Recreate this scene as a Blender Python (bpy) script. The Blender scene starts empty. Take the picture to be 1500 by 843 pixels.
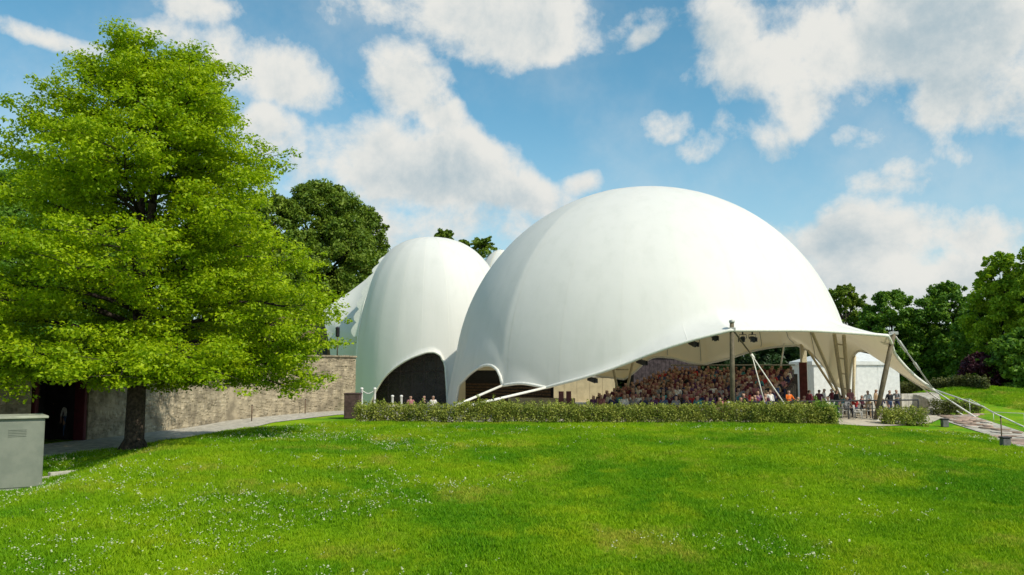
import bpy, bmesh, math, random
import numpy as np
from mathutils import Vector, Matrix

R = math.radians
S = bpy.context.scene
COL = S.collection
random.seed(7)
rng = np.random.default_rng(7)

# ------------------------------------------------------------------ camera
FPX, W0, H0 = 1299.0, 1500.0, 843.0
CAMH, PITCH = 2.8, math.atan((545 - 421.5) / 1299.0)
cam = bpy.data.cameras.new("camera")
cam_o = bpy.data.objects.new("camera", cam)
COL.objects.link(cam_o)
cam.sensor_width = 36.0
cam.lens = 36.0 * FPX / W0
cam.clip_end = 4000.0
cam_o.location = (0, 0, CAMH)
cam_o.rotation_euler = (math.pi / 2 + PITCH, 0, 0)
S.camera = cam_o

# ------------------------------------------------------------------ light
SUN_EL, SUN_AZ = R(46), R(50)          # azimuth measured from behind the camera towards the right
sun_dir = Vector((math.cos(SUN_EL) * math.sin(SUN_AZ), -math.cos(SUN_EL) * math.cos(SUN_AZ), math.sin(SUN_EL)))
sl = bpy.data.lights.new("sun", 'SUN')
sl.energy = 4.1
sl.angle = R(0.6)
sl.color = (1.0, 0.93, 0.78)
so = bpy.data.objects.new("sun", sl)
COL.objects.link(so)
so.rotation_euler = sun_dir.to_track_quat('Z', 'Y').to_euler()
so.location = (20, -20, 60)

S.view_settings.view_transform = 'Standard'
S.view_settings.look = 'None'
S.view_settings.exposure = 0.0
S.view_settings.gamma = 1.0
S.view_settings.use_curve_mapping = False
S.cycles.max_bounces = 8
S.cycles.transparent_max_bounces = 8
S.cycles.use_denoising = True


# ------------------------------------------------------------------ layout helpers
def at(px, py, D):
    """world point seen at photo pixel (px,py) that lies D metres ahead"""
    a, b = (px - W0 / 2) / FPX, -(py - H0 / 2) / FPX
    c, s = math.cos(PITCH), math.sin(PITCH)
    dy, dz = c - b * s, s + b * c
    return Vector((a / dy * D, D, CAMH + dz / dy * D))


def px_of(x, y, z):
    c, s = math.cos(PITCH), math.sin(PITCH)
    dep = y * c + (z - CAMH) * s
    return W0 / 2 + FPX * x / dep


def sstep(a, b, x):
    t = np.clip((np.asarray(x, float) - a) / (b - a), 0, 1)
    return t * t * (3 - 2 * t)


CY = [-50, 10, 17, 21, 28, 37, 44, 48, 55, 300]
CX = [-10, -12, -12.4, -12.1, -12.3, -12.8, -10.5, -8.5, -8, -8]


def zg(x, y):
    x = np.asarray(x, float); y = np.asarray(y, float)
    t = np.maximum(0, 45 - y)
    z = -0.0021 * t * t * (1 - 0.25 * sstep(10, 35, t))
    d = np.interp(y, CY, CX) - x
    fade = 1 - sstep(48, 62, y)
    z = z - 0.3 * sstep(0, 3.5, d) * fade + np.interp(y, [10, 15, 24, 30, 37, 44, 50], [.25, .32, .46, .43, .26, .10, 0]) * np.exp(-((d + .6) / np.where(d > -.6, 1.7, 6.0)) ** 2) * fade
    z = z - 0.75 * sstep(13, 28, x) * (1 - sstep(46, 57, y))
    z = z + 1.5 * np.exp(-(((x - 38) / 7) ** 2 + ((y - 72) / 10) ** 2))
    z = z - 0.07 * np.maximum(0, x - 43)*(1-sstep(120,260,y))
    z = np.where(y > 85, z - 0.0 * y, z)
    z = z + (0.035 * np.sin(x * 1.13 + 2.1 * np.sin(y * .31)) * np.sin(y * 0.83 + 1.7 * np.sin(x * .23)) + 0.02 * np.sin(x * 2.3 + y * 1.1) * np.sin(y * 1.9 - x * .7)) * (1 - sstep(43, 46, y)) * sstep(-13, -10, x)
    z = z + 0.05 * np.sin(x * 0.31 + 1.0) * np.sin(y * 0.37) * (1 - sstep(40, 46, y))
    return z


def gz(x, y):
    return float(zg(x, y))


def ground_hit(px, py, d0=8.0, d1=140.0):
    """where the sight line through a photo pixel meets the ground"""
    prev = d0
    for k in range(1, 600):
        D = d0 + (d1 - d0) * k / 600
        p = at(px, py, D)
        if p.z <= gz(p.x, p.y):
            return Vector((p.x, p.y, gz(p.x, p.y)))
    return at(px, py, d1)


# ------------------------------------------------------------------ node helpers
class NT:
    def __init__(self, tree):
        self.t = tree
        tree.nodes.clear()

    def n(self, typ, **kw):
        nd = self.t.nodes.new(typ)
        for k, v in kw.items():
            if k == 'inp':
                for i, val in v.items():
                    sock = nd.inputs[i]
                    if isinstance(val, bpy.types.NodeSocket):
                        self.t.links.new(val, sock)
                    elif val is not None:
                        sock.default_value = val
            else:
                setattr(nd, k, v)
        return nd

    def math(self, op, a, b=None, c=None, clamp=False):
        nd = self.n('ShaderNodeMath', operation=op, use_clamp=clamp, inp={0: a})
        if b is not None:
            self.set(nd.inputs[1], b)
        if c is not None:
            self.set(nd.inputs[2], c)
        return nd.outputs[0]

    def set(self, sock, val):
        if isinstance(val, bpy.types.NodeSocket):
            self.t.links.new(val, sock)
        else:
            sock.default_value = val

    def mix(self, fac, a, b, blend='MIX'):
        nd = self.n('ShaderNodeMix', data_type='RGBA', blend_type=blend)
        self.set(nd.inputs[0], fac)
        self.set(nd.inputs[6], a if isinstance(a, bpy.types.NodeSocket) else (*a[:3], 1))
        self.set(nd.inputs[7], b if isinstance(b, bpy.types.NodeSocket) else (*b[:3], 1))
        return nd.outputs[2]

    def ramp(self, fac, a, b, lo=0.0, hi=1.0):
        nd = self.n('ShaderNodeMapRange', interpolation_type='SMOOTHSTEP', inp={0: fac, 1: a, 2: b, 3: lo, 4: hi})
        return nd.outputs[0]

    def noise(self, vec, scale, detail=4, rough=0.55, out=0, dist=0.0):
        nd = self.n('ShaderNodeTexNoise', inp={'Scale': scale, 'Detail': detail, 'Roughness': rough, 'Distortion': dist})
        if vec is not None:
            self.t.links.new(vec, nd.inputs['Vector'])
        return nd.outputs[out]


MATS = {}


def mat(name, color, rough=0.7, var=0.12, scale=6.0, bump=0.0, bscale=30.0, metal=0.0, color2=None, spec=0.3, trans=0.0):
    """general procedural surface: base colour broken up by two octaves of noise, optional relief"""
    if name in MATS:
        return MATS[name]
    m = bpy.data.materials.new(name)
    m.use_nodes = True
    k = NT(m.node_tree)
    pos = k.n('ShaderNodeNewGeometry').outputs['Position']
    nz = k.noise(pos, scale, 5, 0.6)
    c2 = color2 if color2 else tuple(c * (1 - 2.2 * var) for c in color)
    c1 = tuple(min(1, c * (1 + var)) for c in color) if not color2 else color
    col = k.mix(k.ramp(nz, 0.32, 0.68), c1, c2)
    b = k.n('ShaderNodeBsdfPrincipled', inp={'Base Color': col, 'Roughness': rough, 'Metallic': metal, 'Specular IOR Level': spec})
    if bump:
        bn = k.n('ShaderNodeBump', inp={'Strength': bump, 'Distance': 0.05, 'Height': k.noise(pos, bscale, 5, 0.6)})
        k.t.links.new(bn.outputs[0], b.inputs['Normal'])
    out = k.n('ShaderNodeOutputMaterial')
    sh = b.outputs[0]
    if trans:
        tr = k.n('ShaderNodeBsdfTranslucent', inp={'Color': col})
        ms = k.n('ShaderNodeMixShader', inp={0: trans, 1: sh, 2: tr.outputs[0]})
        sh = ms.outputs[0]
    k.t.links.new(sh, out.inputs[0])
    MATS[name] = m
    return m


def leaf_mat(name, ca, cb, trans=0.35, tcol=None, scale=0.9, cd=None):
    """leaves: every leaf (mesh island) its own tone between ca and cb, light shining through"""
    if name in MATS:
        return MATS[name]
    m = bpy.data.materials.new(name)
    m.use_nodes = True
    k = NT(m.node_tree)
    g = k.n('ShaderNodeNewGeometry')
    nz = k.noise(g.outputs['Position'], scale, 3, 0.5)
    f = k.math('ADD', k.math('MULTIPLY', g.outputs['Random Per Island'], 0.6), k.math('MULTIPLY', k.ramp(nz, 0.35, 0.65), 0.4))
    col = k.mix(f, ca, cb)
    b = k.n('ShaderNodeBsdfPrincipled', inp={'Base Color': col, 'Roughness': 0.5, 'Specular IOR Level': 0.25})
    tc = k.mix(1.0, col, tcol or (1.0, 1.0, 0.35), 'MULTIPLY')
    tr = k.n('ShaderNodeBsdfTranslucent', inp={'Color': tc})
    ms = k.n('ShaderNodeMixShader', inp={0: trans, 1: b.outputs[0], 2: tr.outputs[0]})
    out = k.n('ShaderNodeOutputMaterial', inp={0: ms.outputs[0]})
    MATS[name] = m
    return m


# ------------------------------------------------------------------ sky with clouds
def dirv(px, py):
    a, b = (px - W0 / 2) / FPX, -(py - H0 / 2) / FPX
    c, s = math.cos(PITCH), math.sin(PITCH)
    return Vector((a, c - b * s, s + b * c)).normalized()


CLOUDS = [  # bearing given as photo pixel, half-width, half-height, tilt, weight
    (1300, 45, 290, 120, 0, 1.0),
    (1180, 150, 62, 62, 0, 0.8),
    (1430, 140, 150, 75, 10, 0.9),
    (1085, 55, 75, 65, 30, 0.75),
    (1120, 125, 40, 45, 30, 0.6),
    (740, 22, 230, 85, 8, 0.95),
    (545, 15, 120, 40, 5, 0.75),
    (938, 58, 48, 22, -20, 0.75),
    (300, 12, 80, 32, 5, 0.8),
    (400, 100, 145, 62, 14, 0.95),
    (265, 55, 70, 40, 10, 0.7),
    (580, 110, 90, 70, 25, 0.95),
    (395, 205, 65, 62, 30, 0.9),
    (620, 150, 70, 40, 20, 0.8),
    (650, 255, 150, 85, 10, 1.0),
    (540, 235, 140, 90, 0, 0.9),
    (770, 285, 130, 55, 14, 0.9),
    (858, 272, 45, 24, 0, 0.85),
    (560, 340, 140, 60, 0, 0.85),
    (700, 340, 150, 60, 0, 0.85),
    (430, 250, 80, 60, 0, 0.8),
    (967, 182, 60, 28, 5, 0.5),
    (1115, 208, 86, 42, 20, 0.46),
    (1035, 222, 52, 22, 0, 0.37),
    (1308, 266, 65, 34, 0, 0.5),
    (1412, 222, 57, 31, 15, 0.4),
    (1270, 205, 47, 21, 0, 0.34),
    (1435, 278, 39, 21, 20, 0.31),
    (60, 55, 120, 16, 5, 0.35),
    (55, 118, 60, 20, 5, 0.4),
    (1285, 350, 210, 68, 0, 1.0),
    (1430, 345, 100, 52, 0, 0.9),
    (1175, 352, 110, 50, 0, 0.9),
    (1330, 410, 260, 60, 0, 0.9),
    (1100, 410, 140, 60, 0, 0.8),
]


def build_world():
    w = bpy.data.worlds.new("World")
    S.world = w
    w.use_nodes = True
    k = NT(w.node_tree)
    d = k.n('ShaderNodeNewGeometry').outputs['Incoming']
    d = k.n('ShaderNodeVectorMath', operation='SCALE', inp={0: d, 3: -1.0}).outputs[0]
    sky = k.n('ShaderNodeTexSky', sky_type='NISHITA')
    sky.sun_disc = False
    sky.sun_elevation = SUN_EL
    sky.sun_rotation = math.pi - SUN_AZ
    sky.altitude = 200
    sky.air_density = 1.0
    sky.dust_density = 0.6
    sky.ozone_density = 2.0
    skyc = k.n('ShaderNodeHueSaturation', inp={'Saturation': 1.20, 'Value': 1.42, 'Hue': 0.474, 'Color': sky.outputs[0]}).outputs[0]

    low = k.ramp(k.n('ShaderNodeSeparateXYZ', inp={0: d}).outputs[2], 0.30, 0.0)
    skyc = k.mix(k.math('MULTIPLY', low, 0.5), skyc, (5.6, 7.0, 7.6))

    def dot(v):
        return k.n('ShaderNodeVectorMath', operation='DOT_PRODUCT', inp={0: d, 1: v}).outputs['Value']
    # warp the direction a little so that blob outlines billow
    wn = k.noise(d, 9.0, 4, 0.6, out=1)
    wv = k.n('ShaderNodeVectorMath', operation='SUBTRACT', inp={0: wn, 1: (.5, .5, .5)}).outputs[0]
    wv = k.n('ShaderNodeVectorMath', operation='SCALE', inp={0: wv, 3: 0.045}).outputs[0]
    dw = k.n('ShaderNodeVectorMath', operation='ADD', inp={0: d, 1: wv}).outputs[0]
    field = None
    sumw = sumb = None
    for (px, py, rx, ry, rot, wgt) in CLOUDS:
        c = dirv(px, py)
        e = Vector((0, 0, 1)).cross(c).normalized() * -1
        u = c.cross(e).normalized() * 1
        if u.z < 0:
            u = -u
        ca, sa = math.cos(R(-rot)), math.sin(R(-rot))
        t1 = (e * ca + u * sa) / (rx / FPX)
        t2 = (-e * sa + u * ca) / (ry / FPX)
        off = Vector((c.dot(t1), c.dot(t2)))
        a = k.n('ShaderNodeVectorMath', operation='DOT_PRODUCT', inp={0: dw, 1: t1}).outputs['Value']
        b = k.n('ShaderNodeVectorMath', operation='DOT_PRODUCT', inp={0: dw, 1: t2}).outputs['Value']
        q = k.math('MULTIPLY_ADD', b, b, k.math('MULTIPLY', a, a))
        v = k.math('SUBTRACT', wgt, k.math('MULTIPLY', q, wgt))     # paraboloid, zero on the rim
        v = k.math('MAXIMUM', v, -1.0)
        field = v if field is None else k.math('SMOOTH_MAX', field, v, 0.25)
        wv_ = k.math('MAXIMUM', v, 0.0)
        wv_ = k.math('MULTIPLY', wv_, wv_)
        sumw = wv_ if sumw is None else k.math('ADD', sumw, wv_)
        sumb = k.math('MULTIPLY', wv_, b) if sumb is None else k.math('MULTIPLY_ADD', wv_, b, sumb)
    # elsewhere in the sky the same kind of broken cumulus
    gen = k.ramp(k.noise(d, 2.6, 3, 0.5), 0.42, 0.72, -0.9, 0.9)
    ahead = k.ramp(dot(dirv(750, 300)), 0.80, 0.86)
    field = k.n('ShaderNodeMix', data_type='FLOAT', inp={0: ahead, 2: gen, 3: field}).outputs[0]

    tall = k.math('DIVIDE', sumb, k.math('ADD', sumw, 0.02))       # +1 near the top of a cloud, -1 at its base
    up = Vector((0.45, -0.1, 0.9)).normalized()
    ds = k.n('ShaderNodeVectorMath', operation='ADD', inp={0: d, 1: tuple(up * 0.022)}).outputs[0]
    n1 = k.noise(d, 7.5, 10, 0.62, dist=0.12)
    n2 = k.noise(ds, 7.5, 10, 0.62, dist=0.12)
    dens = k.math('ADD', k.math('MULTIPLY', field, 1.25), k.math('MULTIPLY_ADD', n1, 3.6, -2.0))
    alpha = k.ramp(dens, 0.06, 0.80)
    alpha = k.math('POWER', alpha, 0.8)
    thin = k.math('MULTIPLY', k.ramp(k.noise(d, 3.0, 7, 0.62), 0.40, 0.8), 0.45)
    alpha = k.math('MAXIMUM', alpha, thin)
    relief = k.math('MULTIPLY', k.math('SUBTRACT', n1, n2), 2.6)
    thick = k.ramp(dens, 0.35, 1.6)
    lum = k.math('SUBTRACT', 0.92, k.math('MULTIPLY', thick, 0.42))
    lum = k.math('ADD', lum, k.math('MULTIPLY', tall, 0.26))
    lum = k.math('ADD', lum, relief)
    lum = k.math('ADD', lum, k.math('MULTIPLY_ADD', k.noise(d, 6.0, 5, 0.55), 1.1, -0.50))
    lum = k.ramp(lum, 0.15, 1.1)
    cc = k.mix(lum, (4.1, 5.2, 5.8), (8.1, 8.1, 7.7))
    col = k.mix(alpha, skyc, cc)
    bg = k.n('ShaderNodeBackground', inp={0: col, 1: 0.10})
    k.n('ShaderNodeOutputWorld', inp={0: bg.outputs[0]})
    w.cycles.sampling_method = 'MANUAL'
    w.cycles.sample_map_resolution = 512


build_world()


# ------------------------------------------------------------------ object helpers
def tag(o, label=None, cat=None, group=None, kind=None):
    if label: o['label'] = label
    if cat: o['category'] = cat
    if group: o['group'] = group
    if kind: o['kind'] = kind
    return o


def empty(name, loc, label, cat, group=None, rz=0.0):
    o = bpy.data.objects.new(name, None)
    COL.objects.link(o)
    o.location = loc
    o.rotation_euler = (0, 0, rz)
    o.empty_display_size = 0.3
    return tag(o, label, cat, group)


def link(name, me, m=None, parent=None, world=False):
    """link a mesh; with world=True vertices are in world coordinates and are moved into the parent's frame"""
    o = bpy.data.objects.new(name, me)
    COL.objects.link(o)
    if m is not None:
        for mm in (m if isinstance(m, (list, tuple)) else [m]):
            me.materials.append(mm)
    if parent is not None:
        o.parent = parent
        if world:
            top = Matrix.Identity(4)
            p = parent
            while p is not None:
                top = p.matrix_basis @ top
                p = p.parent
            me.transform(top.inverted())
    return o


def mesh_np(name, V, F, smooth=False):
    """V (n,3), F (m,k) arrays"""
    V = np.asarray(V, np.float32); F = np.asarray(F, np.int32)
    me = bpy.data.meshes.new(name)
    n, (m, kk) = len(V), F.shape
    me.vertices.add(n); me.vertices.foreach_set('co', V.ravel())
    me.loops.add(m * kk); me.loops.foreach_set('vertex_index', F.ravel())
    me.polygons.add(m)
    me.polygons.foreach_set('loop_start', np.arange(0, m * kk, kk, dtype=np.int32))
    if smooth:
        me.polygons.foreach_set('use_smooth', np.ones(m, bool))
    me.update(calc_edges=True)
    return me


class MB:
    """collects boxes, tubes and lathes into one mesh"""
    def __init__(self):
        self.bm = bmesh.new()

    def box(self, c, s, rz=0.0, bev=0.0, rot=None):
        M = Matrix.Translation(Vector(c)) @ (rot.to_4x4() if rot is not None else Matrix.Rotation(rz, 4, 'Z')) @ Matrix.Diagonal((*s, 1))
        r = bmesh.ops.create_cube(self.bm, size=1.0, matrix=M)
        if bev:
            es = list({e for v in r['verts'] for e in v.link_edges})
            bmesh.ops.bevel(self.bm, geom=es, offset=bev, segments=1, affect='EDGES')
        return self

    def tube(self, pts, rad, n=8, cap=True):
        pts = [Vector(p) for p in pts]
        rs = rad if isinstance(rad, (list, tuple)) else [rad] * len(pts)
        rings = []
        ref = None
        for i, p in enumerate(pts):
            t = (pts[min(i + 1, len(pts) - 1)] - pts[max(i - 1, 0)])
            if t.length < 1e-9: t = Vector((0, 0, 1))
            t.normalize()
            if ref is None:
                ref = Vector((1, 0, 0)) if abs(t.x) < .9 else Vector((0, 1, 0))
            a = (ref - t * ref.dot(t))
            if a.length < 1e-4:
                a = t.orthogonal()
            a.normalize(); ref = a
            b = t.cross(a)
            rings.append([self.bm.verts.new(p + (a * math.cos(2 * math.pi * k / n) + b * math.sin(2 * math.pi * k / n)) * rs[i]) for k in range(n)])
        for i in range(len(rings) - 1):
            for k in range(n):
                f = self.bm.faces.new((rings[i][k], rings[i][(k + 1) % n], rings[i + 1][(k + 1) % n], rings[i + 1][k]))
                f.smooth = True
        if cap and n >= 3:
            self.bm.faces.new(rings[0][::-1]); self.bm.faces.new(rings[-1])
        return self

    def lathe(self, c, prof, n=12):
        c = Vector(c)
        rings = [[self.bm.verts.new(c + Vector((r * math.cos(2 * math.pi * k / n), r * math.sin(2 * math.pi * k / n), z))) for k in range(n)] for r, z in prof]
        for i in range(len(rings) - 1):
            for k in range(n):
                f = self.bm.faces.new((rings[i][k], rings[i][(k + 1) % n], rings[i + 1][(k + 1) % n], rings[i + 1][k])); f.smooth = True
        self.bm.faces.new(rings[0][::-1]); self.bm.faces.new(rings[-1])
        return self

    def quad(self, *p):
        self.bm.faces.new([self.bm.verts.new(Vector(q)) for q in p])
        return self

    def build(self, name, m, parent=None, world=True):
        me = bpy.data.meshes.new(name)
        bmesh.ops.recalc_face_normals(self.bm, faces=self.bm.faces)
        self.bm.to_mesh(me); self.bm.free()
        return link(name, me, m, parent, world)


def copy_tree(o, parent=None):
    c = o.copy()
    COL.objects.link(c)
    c.parent = parent
    for ch in list(o.children):
        copy_tree(ch, c)
    return c


# ------------------------------------------------------------------ ground
def grass_colour(k, pos):
    """shared by the soil sheet and the blades: patches of deep green, yellow green and dry straw"""
    sc = k.n('ShaderNodeVectorMath', operation='MULTIPLY', inp={0: pos, 1: (1, .8, 1)}).outputs[0]
    n1 = k.noise(sc, 0.16, 4, 0.6)
    n2 = k.noise(sc, 0.55, 5, 0.65)
    n3 = k.noise(sc, 2.2, 4, 0.6)
    c = k.mix(k.ramp(n1, 0.36, 0.64), (0.090, 0.290, 0.004), (0.310, 0.480, 0.005))
    c = k.mix(k.math('MULTIPLY', k.ramp(n2, 0.48, 0.68), 0.75), c, (0.43, 0.52, 0.012))
    c = k.mix(k.math('MULTIPLY', k.ramp(n3, 0.55, 0.75), 0.45), c, (0.060, 0.20, 0.005))
    n4 = k.noise(sc, 0.33, 6, 0.72)
    c = k.mix(k.math('MULTIPLY', k.ramp(n4, 0.52, 0.68), 0.75), c, (0.52, 0.45, 0.07))
    return c


def grass_material(name, blade):
    m = bpy.data.materials.new(name)
    m.use_nodes = True
    k = NT(m.node_tree)
    pos = k.n('ShaderNodeNewGeometry').outputs['Position']
    col = grass_colour(k, pos)
    if blade:
        rnd = k.n('ShaderNodeObjectInfo').outputs['Random']
        col = k.mix(k.math('MULTIPLY', rnd, 0.5), col, (0.28, 0.48, 0.008))
        b = k.n('ShaderNodeBsdfPrincipled', inp={'Base Color': col, 'Roughness': 0.55, 'Specular IOR Level': 0.2})
        tr = k.n('ShaderNodeBsdfTranslucent', inp={'Color': col})
        ms = k.n('ShaderNodeMixShader', inp={0: 0.35, 1: b.outputs[0], 2: tr.outputs[0]})
        k.n('ShaderNodeOutputMaterial', inp={0: ms.outputs[0]})
    else:
        col = k.mix(0.25, col, (0.06, 0.13, 0.008))
        b = k.n('ShaderNodeBsdfPrincipled', inp={'Base Color': col, 'Roughness': 0.9, 'Specular IOR Level': 0.1})
        bn = k.n('ShaderNodeBump', inp={'Strength': 0.8, 'Distance': 0.08, 'Height': k.noise(pos, 9, 6, 0.7)})
        k.t.links.new(bn.outputs[0], b.inputs['Normal'])
        k.n('ShaderNodeOutputMaterial', inp={0: b.outputs[0]})
    return m


M_SOIL = grass_material('grass_ground', False)
M_BLADE = grass_material('grass_blade', True)

xs = np.concatenate([[-900, -500, -300, -200, -140, -100, -75, -60, -50], np.arange(-42, 60.1, 0.75), [66, 75, 90, 110, 150, 210, 320, 500, 900]])
ys = np.concatenate([[-120, -60, -30, -10], np.arange(0, 90.1, 0.75), [96, 104, 115, 130, 150, 180, 230, 300, 420, 600, 1000, 1800]])
X, Y = np.meshgrid(xs, ys)
Z = zg(X, Y)
V = np.stack([X, Y, Z], -1).reshape(-1, 3)
nx, ny = len(xs), len(ys)
ii = (np.arange(ny - 1)[:, None] * nx + np.arange(nx - 1)[None]).ravel()
F = np.stack([ii, ii + 1, ii + nx + 1, ii + nx], -1)
ground = link('ground', mesh_np('ground', V, F, True), M_SOIL)
tag(ground, kind='structure')


def sheet(name, left, right, m, lift=0.03, n=60, cross=8, kerb=0.0):
    """ribbon on the ground between two plan polylines"""
    def res(pl):
        pl = np.asarray(pl, float)
        s = np.concatenate([[0], np.cumsum(np.linalg.norm(np.diff(pl, axis=0), axis=1))])
        u = np.linspace(0, s[-1], n)
        return np.stack([np.interp(u, s, pl[:, 0]), np.interp(u, s, pl[:, 1])], -1)
    a, b = res(left), res(right)
    t = np.linspace(0, 1, cross)[None, :, None]
    P = a[:, None] * (1 - t) + b[:, None] * t
    z = zg(P[..., 0], P[..., 1]) + lift
    V = np.concatenate([P, z[..., None]], -1).reshape(-1, 3)
    i = (np.arange(n - 1)[:, None] * cross + np.arange(cross - 1)[None]).ravel()
    F = np.stack([i, i + 1, i + cross + 1, i + cross], -1)
    o = link(name, mesh_np(name, V, F, True), m)
    return tag(o, kind='structure')


M_GRAVEL = mat('pale_gravel', (0.48, 0.45, 0.38), 0.9, 0.15, 3.0, 0.5, 60)
M_PAVE = mat('plaza_paving', (0.50, 0.45, 0.36), 0.85, 0.12, 1.5, 0.3, 25)
M_CONC = mat('concrete', (0.50, 0.48, 0.42), 0.85, 0.12, 4.0, 0.3, 40)

g = ground_hit
wall_pts = [at(516, 600, 66.0), at(480, 602, 63.5), at(330, 615, 54.5), at(200, 632, 45.0), at(123, 642, 41.0), at(60, 650, 38.6), at(-120, 668, 35.0), at(-420, 690, 32.0)]
wall_pl = [(p.x, p.y) for p in wall_pts]
near_pl = [(-8.3, 53.5)] + [tuple(g(px, py)[:2]) for px, py in [(500, 608), (400, 620), (300, 640)]] + [(-16.3, 36.9), (-19.0, 32.6), (-24, 29.5), (-30, 27.5)]
sheet('path', near_pl, [(-8.0, 66)] + wall_pl[1:], M_GRAVEL, 0.03, 90, 14)
# plaza under the tents
sheet('plaza', [(-8.5, 49.4), (0, 48.9), (10, 48.9), (20, 49.8), (24.5, 52.5), (28, 57)], [(-12, 84), (0, 90), (10, 92), (20, 90), (30, 84), (36, 76)], M_PAVE, 0.045, 60, 50)
# right-hand path that runs down the slope, with laid slabs
rl = [tuple(g(px, py)[:2]) for px, py in [(1362, 612), (1400, 623), (1440, 636), (1500, 660), (1570, 690)]]
rr = [(31.0, 58.0)] + [tuple(g(px, py)[:2]) for px, py in [(1420, 610), (1460, 622), (1520, 640), (1600, 665)]]
path_r = sheet('path', rl, rr, M_GRAVEL, 0.035, 60, 8)

# ------------------------------------------------------------------ grass blades and flowers (scattered with geometry nodes)
def tuft(seed, n=13, h=0.075, spread=0.075):
    r = np.random.default_rng(seed)
    V, F = [], []
    for k in range(n):
        a = r.uniform(0, 6.283); rr_ = spread * math.sqrt(r.uniform())
        bx, by = rr_ * math.cos(a), rr_ * math.sin(a)
        fa = r.uniform(0, 6.283); w = r.uniform(.004, .008)
        hh = h * r.uniform(.6, 1.25); ln = hh * r.uniform(.15, .75); la = r.uniform(0, 6.283)
        dx, dy = w * math.cos(fa), w * math.sin(fa)
        b0 = len(V)
        V += [(bx - dx, by - dy, -.01), (bx + dx, by + dy, -.01), (bx + dx * .7 + ln * .35 * math.cos(la), by + dy * .7 + ln * .35 * math.sin(la), hh * .6),
              (bx + ln * math.cos(la), by + ln * math.sin(la), hh)]
        F += [(b0, b0 + 1, b0 + 2), (b0, b0 + 2, b0 + 3)]
    return mesh_np('grass_tuft', V, F)


def scatter(name, pts, scales, meshes, m, kind='stuff', label=None, cat=None):
    """one object that instances a few small source meshes on a cloud of points"""
    me = bpy.data.meshes.new(name)
    me.vertices.add(len(pts)); me.vertices.foreach_set('co', np.asarray(pts, np.float32).ravel())
    at_ = me.attributes.new('sc', 'FLOAT', 'POINT'); at_.data.foreach_set('value', np.asarray(scales, np.float32))
    me.update()
    o = link(name, me)
    src = bpy.data.collections.new(name + '_source')
    for q in meshes:
        if m is not None: q.materials.append(m)
        so_ = bpy.data.objects.new(q.name, q)
        src.objects.link(so_)
    ng = bpy.data.node_groups.new(name + '_scatter', 'GeometryNodeTree')
    ng.interface.new_socket('Geometry', in_out='INPUT', socket_type='NodeSocketGeometry')
    ng.interface.new_socket('Geometry', in_out='OUTPUT', socket_type='NodeSocketGeometry')
    N = ng.nodes; L = ng.links
    gi, go = N.new('NodeGroupInput'), N.new('NodeGroupOutput')
    ci = N.new('GeometryNodeCollectionInfo'); ci.inputs[0].default_value = src
    ci.inputs['Separate Children'].default_value = True
    ci.inputs['Reset Children'].default_value = True
    ip = N.new('GeometryNodeInstanceOnPoints'); ip.inputs['Pick Instance'].default_value = True
    rv = N.new('FunctionNodeRandomValue'); rv.data_type = 'FLOAT_VECTOR'
    rv.inputs[0].default_value = (-.15, -.15, 0); rv.inputs[1].default_value = (.15, .15, 6.283)
    na = N.new('GeometryNodeInputNamedAttribute'); na.data_type = 'FLOAT'; na.inputs[0].default_value = 'sc'
    m2p = N.new('GeometryNodeMeshToPoints')
    L.new(gi.outputs[0], m2p.inputs[0]); L.new(m2p.outputs[0], ip.inputs['Points'])
    L.new(ci.outputs[0], ip.inputs['Instance']); L.new(rv.outputs[0], ip.inputs['Rotation']); L.new(na.outputs[0], ip.inputs['Scale'])
    L.new(ip.outputs[0], go.inputs[0])
    md = o.modifiers.new('scatter', 'NODES'); md.node_group = ng
    return tag(o, label, cat, kind=kind)


def vnoise(x, y, seed, f):
    """cheap value noise in numpy"""
    r = np.random.default_rng(seed); T = r.uniform(0, 1, (64, 64))
    x = x * f; y = y * f
    xi, yi = np.floor(x).astype(int), np.floor(y).astype(int)
    u, v = x - xi, y - yi
    u = u * u * (3 - 2 * u); v = v * v * (3 - 2 * v)
    q = lambda a, b: T[(a) % 64, (b) % 64]
    return (q(xi, yi) * (1 - u) + q(xi + 1, yi) * u) * (1 - v) + (q(xi, yi + 1) * (1 - u) + q(xi + 1, yi + 1) * u) * v


def in_frame(x, y, margin=0.04):
    return np.abs(x / y) < 0.5774 + margin


def lawn_ok(x, y):
    ok = (y < 48.3) | (x > 34)
    # keep off the paths
    crest = np.interp(y, CY, CX)
    npx = np.array(near_pl)[::-1]
    o = np.argsort(npx[:, 1])
    edge = np.interp(y, npx[o, 1], npx[o, 0])
    ok &= (x > edge + .05) | (y < 27)
    rlx = np.array(rl)[::-1]; q = np.argsort(rlx[:, 1])
    rrx = np.array(rr)[::-1]; q2 = np.argsort(rrx[:, 1])
    on_r = (x > np.interp(y, rlx[q, 1], rlx[q, 0]) - .05) & (x < np.interp(y, rrx[q2, 1], rrx[q2, 0]) + .05) & (y < 60)
    return ok & ~on_r


def scatter_points(n, ymin, ymax, power=1.0):
    y = ymin + (ymax - ymin) * rng.uniform(0, 1, n) ** power
    x = rng.uniform(-1, 1, n) * (0.6174 * y + 7.0)
    k = lawn_ok(x, y)
    return x[k], y[k]


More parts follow.
